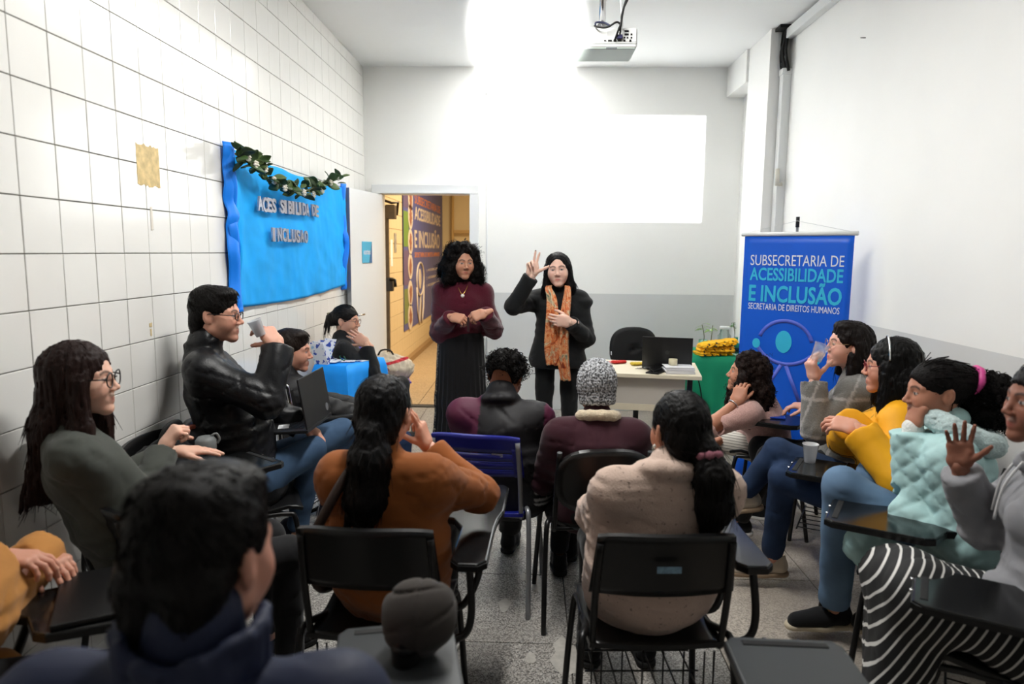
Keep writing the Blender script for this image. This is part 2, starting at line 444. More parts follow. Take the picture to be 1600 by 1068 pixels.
# ------------------------------------------------------------------ volume modelling for figures (distance fields -> surface nets)
f4 = np.float32
def smin(a, b, k):
    if k <= 0: return np.minimum(a, b)
    h = np.clip(.5 + .5 * (a - b) / k, 0, 1)
    return a * (1 - h) + b * h - k * h * (1 - h)
A3 = lambda p: np.asarray(p, float)
def unit(v): v = A3(v); return v / (np.linalg.norm(v) + 1e-9)
def RC(a, b, ra, rb=None, k=.02):
    """round cone a->b"""
    a, b = A3(a), A3(b); rb = ra if rb is None else rb
    def fn(X, Y, Z):
        ba = b - a; L = max(ba @ ba, 1e-9)
        t = np.clip(((X - a[0]) * ba[0] + (Y - a[1]) * ba[1] + (Z - a[2]) * ba[2]) / L, 0, 1)
        return np.sqrt((X - a[0] - t * ba[0]) ** 2 + (Y - a[1] - t * ba[1]) ** 2 + (Z - a[2] - t * ba[2]) ** 2) - (ra + (rb - ra) * t)
    r = max(ra, rb)
    return fn, np.minimum(a, b) - r, np.maximum(a, b) + r, k
def EL(c, r, k=.02, R=None):
    """ellipsoid; R rows = axes"""
    c, r = A3(c), A3(r)
    def fn(X, Y, Z):
        x, y, z = X - c[0], Y - c[1], Z - c[2]
        if R is not None:
            x, y, z = (R[0][0] * x + R[0][1] * y + R[0][2] * z, R[1][0] * x + R[1][1] * y + R[1][2] * z, R[2][0] * x + R[2][1] * y + R[2][2] * z)
        k0 = np.sqrt((x / r[0]) ** 2 + (y / r[1]) ** 2 + (z / r[2]) ** 2)
        k1 = np.sqrt((x / r[0] ** 2) ** 2 + (y / r[1] ** 2) ** 2 + (z / r[2] ** 2) ** 2) + 1e-6
        return k0 * (k0 - 1) / k1
    m = r if R is None else np.full(3, r.max())
    return fn, c - m, c + m, k
def EC(a, b, wa, da, wb, db, side, k=.03):
    """cone with elliptical section, side = direction of the width"""
    a, b = A3(a), A3(b); ax = unit(b - a); s = unit(A3(side) - ax * (A3(side) @ ax)); n = np.cross(ax, s)
    def fn(X, Y, Z):
        ba = b - a; L = ba @ ba
        t = np.clip(((X - a[0]) * ba[0] + (Y - a[1]) * ba[1] + (Z - a[2]) * ba[2]) / L, 0, 1)
        x, y, z = X - a[0] - t * ba[0], Y - a[1] - t * ba[1], Z - a[2] - t * ba[2]
        u = x * s[0] + y * s[1] + z * s[2]; v = x * n[0] + y * n[1] + z * n[2]; q = x * ax[0] + y * ax[1] + z * ax[2]
        W = wa + (wb - wa) * t; D = da + (db - da) * t; m = np.minimum(W, D)
        return (np.sqrt((u / W) ** 2 + (v / D) ** 2 + (q / m) ** 2) - 1) * m
    r = max(wa, da, wb, db)
    return fn, np.minimum(a, b) - r, np.maximum(a, b) + r, k
def nets(D, lo, h):
    S = D < 0
    c = S[:-1, :-1, :-1].astype(np.int8)
    tot = sum(S[i:S.shape[0] - 1 + i, j:S.shape[1] - 1 + j, l:S.shape[2] - 1 + l].astype(np.int8) for i in (0, 1) for j in (0, 1) for l in (0, 1))
    act = (tot > 0) & (tot < 8)
    I = np.argwhere(act)
    idx = np.full(act.shape, -1, np.int32); idx[act] = np.arange(len(I), dtype=np.int32)
    corners = [(i, j, l) for i in (0, 1) for j in (0, 1) for l in (0, 1)]
    val = {cc: D[I[:, 0] + cc[0], I[:, 1] + cc[1], I[:, 2] + cc[2]] for cc in corners}
    acc = np.zeros((len(I), 3), f4); cnt = np.zeros(len(I), f4)
    for cc in corners:
        for ax in range(3):
            if cc[ax] == 1: continue
            c2 = list(cc); c2[ax] = 1; c2 = tuple(c2)
            a, b = val[cc], val[c2]; m = (a < 0) != (b < 0)
            t = np.where(m, a / np.where(m, a - b, 1), 0)
            for d in range(3):
                acc[:, d] += np.where(m, cc[d] + (t if d == ax else 0), 0)
            cnt += m
    P = (I + acc / cnt[:, None]) * h + lo
    F = []
    for ax in range(3):
        o1, o2 = (ax + 1) % 3, (ax + 2) % 3
        sl = [slice(None)] * 3; sl2 = [slice(None)] * 3
        sl[ax] = slice(0, -1); sl2[ax] = slice(1, None)
        a, b = S[tuple(sl)], S[tuple(sl2)]
        E = np.argwhere(a != b)
        E = E[(E[:, o1] > 0) & (E[:, o2] > 0) & (E[:, o1] < D.shape[o1] - 1) & (E[:, o2] < D.shape[o2] - 1)]
        if not len(E): continue
        fl = a[E[:, 0], E[:, 1], E[:, 2]]
        q = []
        for (d1, d2) in ((-1, -1), (0, -1), (0, 0), (-1, 0)):
            C = E.copy(); C[:, o1] += d1; C[:, o2] += d2; q.append(idx[C[:, 0], C[:, 1], C[:, 2]])
        q = np.stack(q, 1); q[~fl] = q[~fl][:, ::-1]
        F.append(q)
    F = np.concatenate(F); F = F[(F >= 0).all(1)]
    return P.astype(f4), F
def vol(prims, h, disp=None, cuts=(), band=.02):
    """prims: union list; cuts: list of prims taken away (k = softness)"""
    lo = np.min([p[1] for p in prims], 0) - 4 * h; hi = np.max([p[2] for p in prims], 0) + 4 * h
    n = np.ceil((hi - lo) / h).astype(int) + 1
    D = np.full(n, .12, f4)
    ax = [(lo[d] + h * np.arange(n[d])).astype(f4) for d in range(3)]
    def block(p, pad):
        i0 = np.maximum(np.floor((p[1] - pad - lo) / h).astype(int), 0); i1 = np.minimum(np.ceil((p[2] + pad - lo) / h).astype(int) + 1, n)
        if (i1 <= i0).any(): return None
        return tuple(slice(i0[d], i1[d]) for d in range(3))
    def ev(p, b): return p[0](ax[0][b[0]][:, None, None], ax[1][b[1]][None, :, None], ax[2][b[2]][None, None, :]).astype(f4)
    for p in prims:
        b = block(p, p[3] + 3 * h)
        if b is None: continue
        D[b] = smin(D[b], ev(p, b), p[3])
    for p in cuts:
        b = block(p, p[3] + 3 * h)
        if b is None: continue
        D[b] = -smin(-D[b], ev(p, b), p[3])
    if disp is not None:
        m = np.abs(D) < band
        I = np.argwhere(m)
        D[m] += disp(I * h + lo).astype(f4)
    D[0] = D[-1] = .1; D[:, 0] = D[:, -1] = .1; D[:, :, 0] = D[:, :, -1] = .1
    return nets(D, lo, h)
def BOXP(lo, hi, k=.004):
    """axis aligned box prim for cutting"""
    lo, hi = A3(lo), A3(hi); c, s = (lo + hi) / 2, (hi - lo) / 2
    def fn(X, Y, Z):
        q = np.maximum(np.maximum(np.abs(X - c[0]) - s[0], np.abs(Y - c[1]) - s[1]), np.abs(Z - c[2]) - s[2]); return q
    return fn, lo, hi, k
def HALF(p, n, rad, k=.004):
    """half space cut (removes the side n points to) within radius rad of p"""
    p, n = A3(p), unit(n)
    def fn(X, Y, Z):
        d = -((X - p[0]) * n[0] + (Y - p[1]) * n[1] + (Z - p[2]) * n[2])
        s = np.sqrt((X - p[0]) ** 2 + (Y - p[1]) ** 2 + (Z - p[2]) ** 2) - rad
        return np.maximum(d, s)
    return fn, p - rad, p + rad, k
def waves(seed, lam, amp, n=5, ridge=True, stretch=(1, 1, 1)):
    rs = np.random.RandomState(seed); st = A3(stretch)
    K = rs.normal(size=(n, 3)); K /= np.linalg.norm(K, axis=1)[:, None]; K *= (2 * math.pi / lam) * rs.uniform(.6, 1.5, (n, 1))
    ph = rs.uniform(0, 6.28, n); Q = rs.normal(size=(n, 3)) * (2 * math.pi / lam) * .35
    def fn(p):
        p = (p / st).astype(f4); out = np.zeros(len(p), f4)
        for i in range(n):
            v = np.sin(p @ K[i] + ph[i] + 1.4 * np.sin(p @ Q[i] + ph[-1 - i]))
            out += (1 - 2 * np.abs(v)) if ridge else v
        return out * (amp / n ** .5)
    return fn

def folds(seed, lam, amp, n=4):
    rs = np.random.RandomState(seed)
    def mk(l):
        K = rs.normal(size=(n, 3)) * (.75, .75, 1.5); K /= np.linalg.norm(K, axis=1)[:, None]
        return K * (2 * math.pi / l) * rs.uniform(.7, 1.3, (n, 1)), rs.uniform(0, 6.28, n), rs.normal(size=(n, 3)) * (2 * math.pi / l) * .3
    A_, B_, C_ = mk(lam * 1.8), mk(lam * 2.2), mk(lam * 2.6)
    def fn(p):
        p = p.astype(f4); out = np.zeros(len(p), f4)
        for i in range(n):
            out += .45 * np.sin(p @ A_[0][i] + A_[1][i] + np.sin(p @ A_[2][i])) / n ** .5
            v = np.sin(p @ B_[0][i] + B_[1][i] + 1.6 * np.sin(p @ B_[2][i]))
            m = np.clip(-.15 + np.sin(p @ C_[2][i] * 2 + C_[1][i]), 0, 1)
            out += .95 * np.exp(-(v / .15) ** 2) * m
        return out * amp * 1.25
    return fn

# ------------------------------------------------------------------ heads, hair, hands, shoes
def merge(parts):
    vs, fs, cs, o = [], [], [], 0
    for v, f, c in parts:
        vs.append(v); fs.append(f + o); o += len(v)
        cs.append(np.broadcast_to(np.asarray(c, f4), (len(v), 3)))
    return np.concatenate(vs), np.concatenate(fs), np.concatenate(cs)
_heads = {}
def head_mesh(kind):
    """x right, y face, z up; origin mid-skull"""
    if kind in _heads: return _heads[kind]
    fem, h = kind[0] == 'f', (.0040 if kind[1] == 'h' else .0058)
    jw = .9 if fem else 1.05
    P = [EL((0, -.012, .028), (.075, .095, .088), 0), EL((0, .026, -.022), (.063 * (1 if fem else 1.03), .06, .082), .03),
         RC((-.048 * jw, .0, -.058), (-.014 * jw, .068, -.096), .022, .017, .025), RC((.048 * jw, .0, -.058), (.014 * jw, .068, -.096), .022, .017, .025),
         EL((0, .072, -.098), (.02 * jw, .017, .016), .016),
         EL((-.036, .054, -.032), (.03, .029, .034), .03), EL((.036, .054, -.032), (.03, .029, .034), .03)]
    for s in (-1, 1):
        P.append(RC((s * .045, .066, .021), (s * .012, .08, .02), (.008 if fem else .012), None, .016))
    C0 = [EL((s * .031, .103, .002), (.021, .02, .0125), .014) for s in (-1, 1)]
    P2 = [RC((0, .081, .012), (0, .1035 if fem else .107, -.026), .0068, .0088, .014), EL((0, .105 if fem else .108, -.029), (.0098, .0098, .0086), .006),
          EL((-.012, .098, -.034), (.008, .009, .007), .006), EL((.012, .098, -.034), (.008, .009, .007), .006),
          RC((-.021, .080, -.0635), (-.005, .0895, -.0590), .004, .005, .008), RC((.021, .080, -.0635), (.005, .0895, -.0590), .004, .005, .008),
          RC((-.017, .080, -.0705), (0, .0875, -.073), .0045, .0058, .008), RC((.017, .080, -.0705), (0, .0875, -.073), .0045, .0058, .008)]
    for s in (-1, 1):
        P2.append(EL((s * .031, .0745, .002), (.0125, .0125, .0125), .002))
        P2.append(EL((s * .078, -.012, -.004), (.009, .019, .032), .006, [[1, .25 * s, 0], [-.25 * s, 1, .2], [0, -.2, 1]]))
    C1 = [EL((s * .088, -.006, .004), (.006, .011, .018), .004) for s in (-1, 1)]
    nr = .047 if fem else .054
    P2.append(RC((0, -.018, -.05), (0, -.036, -.13), nr, nr * .98, .03)); P2.append(EL((0, .066, -.066), (.031, .019, .022), .016))
    lo_prims = P
    # two-stage: sockets are carved before nose, lips and eyes are added
    prims = P + P2
    lo = np.min([p[1] for p in prims], 0) - 4 * h; hi = np.max([p[2] for p in prims], 0) + 4 * h
    n = np.ceil((hi - lo) / h).astype(int) + 1
    ax = [(lo[d] + h * np.arange(n[d])).astype(f4) for d in range(3)]
    G = (ax[0][:, None, None], ax[1][None, :, None], ax[2][None, None, :])
    D = np.full(n, .12, f4)
    for p in P: D = smin(D, p[0](*G), p[3])
    for p in C0: D = -smin(-D, p[0](*G), p[3])
    for p in P2: D = smin(D, p[0](*G), p[3])
    for p in C1: D = -smin(-D, p[0](*G), p[3])
    D[:, :, 0] = .1
    v, f = nets(D.astype(f4), lo, h)
    x, y, z = v.T; ax_ = np.abs(x)
    m = dict(lip=(np.exp(-((z + .066) / .0075) ** 2 - (ax_ / .019) ** 4) * (y > .078)),
             brow=(np.exp(-((z - .021 - .006 * np.sin((ax_ - .012) / .036 * 3.14)) / .0042) ** 2) * ((ax_ > .011) & (ax_ < .05) & (y > .05))),
             white=((np.hypot(ax_ - .031, (z - .002) * 2.3) < .0115) & (y > .07)).astype(float),
             iris=((np.hypot(ax_ - .031, z - .002) < .0056) & (np.abs(z - .002) < .0046) & (y > .072)).astype(float),
             lash=((np.abs(np.hypot(ax_ - .031, (z - .002) * 2.3) - .0135) < .0024) & (y > .066) & (z > .001)).astype(float),
             beard=np.clip((-.03 - z) / .02, 0, 1) * np.clip((y - .0) / .03, 0, 1) * (z > -.125),
             tache=np.exp(-((z + .049) / .006) ** 2 - (ax_ / .026) ** 4) * (y > .07),
             cheek=np.exp(-((ax_ - .042) / .02) ** 2 - ((z + .03) / .02) ** 2) * (y > .03))
    _heads[kind] = (v, f, m)
    return _heads[kind]
def basis(fwd, up=(0, 0, 1)):
    y = unit(fwd); x = unit(np.cross(y, A3(up))); z = np.cross(x, y)
    return np.stack([x, y, z])          # rows; world = local @ B
def head_basis(phi, pitch=0, roll=0):
    p, t, r = (math.radians(a) for a in (phi, pitch, roll))
    B = basis((math.sin(p) * math.cos(t), math.cos(p) * math.cos(t), math.sin(t)))
    x, y, z = B; c, s = math.cos(r), math.sin(r)
    return np.stack([c * x - s * z, y, s * x + c * z])
def paint_head(m, skin, hair, lips, beard=0, tache=0, n=None):
    c = np.tile(A3(lin(skin)), (n, 1))
    def mix(k, col, a=1.0):
        w_ = np.clip(m[k] * a, 0, 1)[:, None]; c[:] = c * (1 - w_) + A3(col) * w_
    sk = A3(lin(skin))
    mix('cheek', sk * (1.02, .86, .84), .5); mix('lip', lin(lips), .85); mix('brow', lin(hair), .95)
    if beard: mix('beard', sk * .35, beard)
    if tache: mix('tache', lin(hair), tache)
    mix('lash', (.03, .02, .02), .7); mix('white', (.42, .40, .38)); mix('iris', (.02, .012, .01))
    return c
POSES = {  # per finger (index..little): base, middle, tip bends; spread; thumb (side, forward, fold)
    'relax': ([(18, 28, 18), (22, 32, 20), (26, 34, 22), (30, 36, 24)], 3, (38, -18, 22)),
    'flat': ([(4, 8, 5), (4, 8, 5), (5, 9, 6), (6, 10, 6)], 5, (40, -8, 10)),
    'open': ([(-4, 8, 6), (0, 10, 8), (4, 12, 8), (8, 14, 10)], 8, (50, -15, 8)),
    'cup': ([(38, 38, 22), (40, 40, 24), (42, 40, 24), (44, 42, 24)], 2, (30, -52, 24)),
    'fist': ([(62, 82, 45), (66, 86, 48), (68, 86, 48), (70, 86, 48)], 1, (26, -45, 45)),
    'cheek': ([(12, 46, 30), (14, 60, 40), (20, 70, 45), (26, 72, 45)], 3, (30, -30, 20)),
    'temple': ([(2, 10, 8), (6, 20, 12), (50, 70, 40), (58, 74, 42)], 7, (36, -35, 30)),
    'sign': ([(-4, 6, 4), (2, 8, 6), (62, 62, 30), (66, 64, 30)], 9, (62, -22, 4)),
    'clasp': ([(48, 44, 26), (50, 48, 28), (54, 50, 30), (56, 52, 30)], 1, (28, -48, 30)),
}
_hands = {}
def hand_mesh(pose, side):
    key = (pose, side)
    if key in _hands: return _hands[key]
    F, spread, (ts, tf, tb) = POSES[pose]
    t = -1 if side == 'R' else 1       # thumb side along x
    P = [EC((0, -.05, 0), (0, .02, 0), .020, .017, .031, .0165, (1, 0, 0), 0), EC((0, .015, 0), (0, .078, 0), .033, .0155, .038, .0125, (1, 0, 0), .02),
         RC((t * .02, .02, -.006), (t * .032, .055, -.008), .015, .012, .015)]
    base = [(.029, .086, .076), (.010, .091, .084), (-.010, .088, .077), (-.028, .08, .061)]
    for i, ((x, y, L), bend) in enumerate(zip(base, F)):
        p = A3((t * x, y - .008, 0)); a = 0; sp = math.radians(spread) * (1.5 - i) * t
        P.append(RC((t * x * .7, y - .045, 0), p, .0105, .0098, .012))
        for j, (fr, b) in enumerate(zip((.46, .30, .24), bend)):
            a += math.radians(b)
            d = A3((math.sin(sp) * math.cos(a), math.cos(sp) * math.cos(a), -math.sin(a)))
            q = p + d * L * fr; r0 = (.0094, .0084, .0078)[j] * (.9 if i == 3 else 1); r1 = (.0084, .0078, .0066)[j] * (.9 if i == 3 else 1)
            P.append(RC(p, q, r0, r1, .0035)); p = q
    p = A3((t * .028, .022, -.006)); sa, fa = math.radians(ts), math.radians(tf)
    for j, (L, r0, r1) in enumerate(((.038, .013, .0105), (.034, .0105, .0095), (.026, .0095, .0075))):
        aa = sa - math.radians(tb) * j * .7; ff = fa - math.radians(tb) * j * .25
        d = A3((t * math.sin(aa) * math.cos(ff), math.cos(aa) * math.cos(ff), math.sin(ff)))
        q = p + d * L; P.append(RC(p, q, r0, r1, .006)); p = q
    _hands[key] = vol(P, .0040)
    return _hands[key]
_shoes = {}
def shoe_mesh(kind):
    if kind in _shoes: return _shoes[kind]
    up = [RC((0, -.045, .05), (0, .05, .045), .036, .04, 0), RC((0, .05, .043), (0, .165, .032), .041, .031, .02), RC((0, -.04, .05), (0, -.03, .1), .037, .038, .02),
          RC((.008, .06, .04), (.012, .15, .033), .038, .03, .02)]
    cut = [BOXP((-.1, -.2, -.1), (.1, .3, .016)), EL((0, -.028, .12), (.031, .036, .026), .006)]
    sole = [RC((0, -.05, .012), (0, .05, .012), .04, .042, 0), RC((.004, .05, .012), (.006, .17, .012), .046, .036, .02)]
    scut = [BOXP((-.1, -.2, -.1), (.1, .3, .0)), BOXP((-.1, -.2, .024), (.1, .3, .1))]
    _shoes[kind] = (vol(up, .0078, cuts=cut), vol(sole, .0075, cuts=scut))
    return _shoes[kind]
CRAN = ((0, -.014, .03), (.081, .102, .093))
FACE = EL((0, .118, -.04), (.105, .085, .103), .008)
EARS = [EL((s * .088, -.004, -.012), (.024, .027, .038), .006) for s in (-1, 1)]
NAPE = EL((0, -.0, -.16), (.13, .13, .09), .012)
def curls(vol_c, vol_r, n, r, seed, zmin=-1, ycut=.09, face=True):
    rs = np.random.RandomState(seed); out = []
    while len(out) < n:
        d = rs.normal(size=3); d /= np.linalg.norm(d); p = A3(vol_c) + d * A3(vol_r)
        if p[2] < zmin: continue
        if face and p[1] > .035 and abs(p[0]) < .085 and p[2] < .085: continue
        rr = rs.uniform(.7, 1.3) * r
        out.append(EL(p, (rr, rr, rr * 1.15), .006))
    return out
def hair_mesh(style, seed=1):
    """hair in head coordinates"""
    c, r = CRAN; P = [EL(c, r, 0)]; C = [FACE]; h = .0061
    dsp = waves(seed, .02, .0022, 4, True, (1, 1, 4))
    if style == 'short':
        P = [EL((0, -.014, .036), (.082, .102, .093), 0), EL((0, .035, .093), (.062, .052, .03), .02), EL((0, -.04, .085), (.06, .06, .035), .02)]
        P += [RC((s_ * .034, -.062, -.02), (s_ * .03, -.07, -.07), .042, .03, .02) for s_ in (-1, 1)]; C = [EL((0, .124, -.028), (.105, .075, .1), .008), EL((0, .02, -.15), (.13, .085, .085), .012), BOXP((-.2, -.2, -.3), (.2, .2, -.092), .01)] + EARS; dsp = waves(seed, .013, .0016, 5, True, (1, 2.5, 1.2))
    elif style == 'bald':
        P = [EL(c, (.083, .104, .094), 0)]
        C = [EL((0, .122, -.03), (.105, .09, .1), .008), EL((0, -.1, -.075), (.085, .08, .085), .01), EL((0, -.05, .122), (.036, .04, .036), .008), EL((0, .0, -.13), (.13, .13, .09), .01)] + EARS
        dsp = waves(seed, .014, .004, 4, True)
        P += curls((0, -.014, .03), (.086, .106, .094), 120, .011, seed, 0.01, face=True)
    elif style in ('pony_back', 'pony_side'):
        C += [NAPE] + EARS
        P = [EL((0, -.014, .032), (.081, .104, .092), 0)] + [RC((s_ * .034, -.062, -.02), (s_ * .028, -.07, -.08), .04, .028, .02) for s_ in (-1, 1)]
        C = [FACE, EL((0, .02, -.15), (.13, .085, .085), .012)] + EARS
        s = .0 if style == 'pony_back' else .03
        zt = -.045 if style == 'pony_back' else -.04
        P += [RC((0, -.07, -.02), (s, -.118, zt), .05, .032, .03)]
        if style == 'pony_back':
            P += [RC((s, -.118, zt), (s, -.135, -.12), .032, .05, .03), RC((0, -.135, -.12), (-.012, -.13, -.24), .055, .06, .03), RC((-.012, -.13, -.24), (-.02, -.115, -.37), .058, .02, .03),
                  RC((.03, -.12, -.1), (.055, -.11, -.26), .03, .012, .02), RC((-.03, -.12, -.1), (-.075, -.115, -.33), .03, .010, .02)]
        else:
            P += [RC((s, -.118, zt), (s + .005, -.142, -.11), .028, .05, .02), RC((s + .005, -.142, -.11), (s + .012, -.14, -.2), .052, .05, .03), RC((s + .012, -.14, -.2), (s, -.13, -.29), .05, .022, .03)]
        dsp = waves(seed, .02, .003, 4, True, (1, 1, 3.5))
    elif style == 'long_side':      # long loose hair hanging behind and to the shoulders
        P += [EC((0, -.035, .02), (0, -.075, -.14), .088, .08, .1, .06, (1, 0, 0), .03), EC((0, -.075, -.14), (.0, -.10, -.36), .1, .06, .1, .035, (1, 0, 0), .04),
              RC((.07, .02, .0), (.085, .025, -.15), .026, .03, .03), RC((.085, .025, -.15), (.085, .055, -.32), .03, .012, .03),
              RC((-.07, .02, .0), (-.085, .02, -.15), .026, .03, .03), RC((-.085, .02, -.15), (-.08, .05, -.33), .03, .012, .03),
              RC((.06, -.08, -.1), (.12, -.13, -.38), .03, .006, .02), RC((.0, -.1, -.1), (.03, -.19, -.42), .03, .005, .02)]
        C = [EL((0, .13, -.045), (.08, .088, .13), .008)]
        dsp = waves(seed, .022, .004, 4, True, (1, 1, 7))
    elif style == 'long_front':     # straight, parted, falling over the shoulders
        P += [EC((0, -.03, .02), (0, -.06, -.14), .086, .075, .088, .055, (1, 0, 0), .03), EC((0, -.06, -.14), (0, -.07, -.26), .088, .05, .085, .03, (1, 0, 0), .04),
              RC((.072, .015, .01), (.09, .02, -.14), .024, .028, .03), RC((.09, .02, -.14), (.12, .045, -.29), .03, .014, .03),
              RC((-.072, .015, .01), (-.085, .005, -.12), .024, .028, .03), RC((-.085, .005, -.12), (-.085, -.01, -.24), .03, .016, .03)]
        C = [EL((0, .122, -.045), (.08, .092, .15), .008), EL((0, .09, -.1), (.06, .07, .05), .01)]
        dsp = waves(seed, .02, .0028, 4, True, (1, 1, 7))
    elif style == 'bob':
        P += [EC((0, -.03, .03), (0, -.045, -.08), .088, .088, .105, .085, (1, 0, 0), .03), EC((0, -.045, -.08), (0, -.05, -.2), .105, .08, .12, .065, (1, 0, 0), .04),
              RC((.075, .025, .0), (.105, .03, -.17), .024, .03, .03), RC((-.075, .025, .0), (-.105, .03, -.17), .024, .03, .03)]
        C = [EL((0, .13, -.055), (.082, .088, .138), .008), BOXP((-.3, -.3, -.5), (.3, .3, -.22), .02)]
        dsp = waves(seed, .02, .003, 4, True, (1, 1, 7))
    elif style == 'midlong':
        P += [EL((0, .03, .095), (.06, .05, .025), .02), EC((0, -.03, .02), (0, -.06, -.09), .086, .085, .085, .07, (1, 0, 0), .03), EC((0, -.06, -.09), (0, -.06, -.17), .085, .065, .08, .05, (1, 0, 0), .03),
              RC((.07, -.02, .0), (.085, .0, -.15), .026, .02, .03), RC((-.07, -.02, .0), (-.085, .0, -.15), .026, .02, .03)]
        C = [EL((0, .125, -.04), (.1, .095, .11), .008)] + [EL((s * .09, .012, -.015), (.03, .02, .03), .006) for s in (-1, 1)]
        dsp = waves(seed, .02, .003, 4, True, (1, 1, 6))
    elif style == 'afro':           # big shoulder-length curls
        P = [EL((0, -.03, .03), (.115, .11, .1), 0), EL((0, -.045, -.06), (.15, .1, .11), .03), RC((.1, .01, -.03), (.125, .02, -.12), .05, .04, .03), RC((-.1, .01, -.03), (-.125, .02, -.12), .05, .04, .03)]
        P += curls((0, -.03, .035), (.12, .112, .102), 190, .017, seed, -.02) + curls((0, -.04, -.06), (.16, .11, .115), 230, .019, seed + 1, -.18)
        C = [EL((0, .128, -.045), (.08, .115, .138), .006)]; dsp = waves(seed, .012, .003, 4, True)
    elif style == 'curly_long':
        P = [EL((0, -.025, .032), (.092, .108, .096), 0), EC((0, -.06, .0), (0, -.085, -.18), .1, .085, .12, .075, (1, 0, 0), .03), EC((0, -.085, -.18), (0, -.08, -.3), .12, .07, .09, .04, (1, 0, 0), .03),
             RC((-.08, .02, -.02), (-.1, .05, -.22), .035, .03, .03), RC((.08, .02, -.02), (.1, .05, -.22), .035, .03, .03)]
        P += curls((0, -.025, .03), (.096, .112, .1), 150, .012, seed, 0) + curls((0, -.07, -.14), (.125, .1, .17), 240, .016, seed + 1, -.24) + curls((-.095, .04, -.15), (.03, .03, .1), 60, .012, seed + 2, face=False) + curls((.095, .04, -.15), (.03, .03, .1), 60, .012, seed + 3, face=False)
        C = [EL((0, .125, -.045), (.085, .09, .115), .006)]; dsp = waves(seed, .01, .003, 4, True)
    elif style == 'puff':           # combed back, curly ponytail
        C += [NAPE] + EARS
        P = [EL((0, -.016, .032), (.08, .106, .091), 0), RC((0, -.09, .045), (0, -.13, .03), .045, .03, .03), RC((0, -.14, .02), (.01, -.2, -.03), .05, .07, .03), RC((.01, -.2, -.03), (.0, -.22, -.1), .065, .045, .03)]
        P += curls((.005, -.195, -.035), (.075, .09, .09), 240, .014, seed, face=False); dsp = waves(seed, .012, .0022, 4, True)
    elif style == 'updo':
        C += [NAPE] + EARS
        P = [EL((0, -.014, .032), (.081, .104, .092), 0), EL((0, -.115, .005), (.05, .04, .055), .02), RC((.0, -.14, .02), (.01, -.165, -.05), .02, .012, .02), RC((.01, -.15, -.02), (.02, -.165, -.11), .012, .005, .01),
             RC((-.02, -.14, .0), (-.03, -.16, -.09), .012, .004, .01), RC((.03, -.12, .0), (.035, -.13, -.1), .012, .004, .01)]
        dsp = waves(seed, .018, .0025, 4, True)
    return vol(P, h, dsp, C)

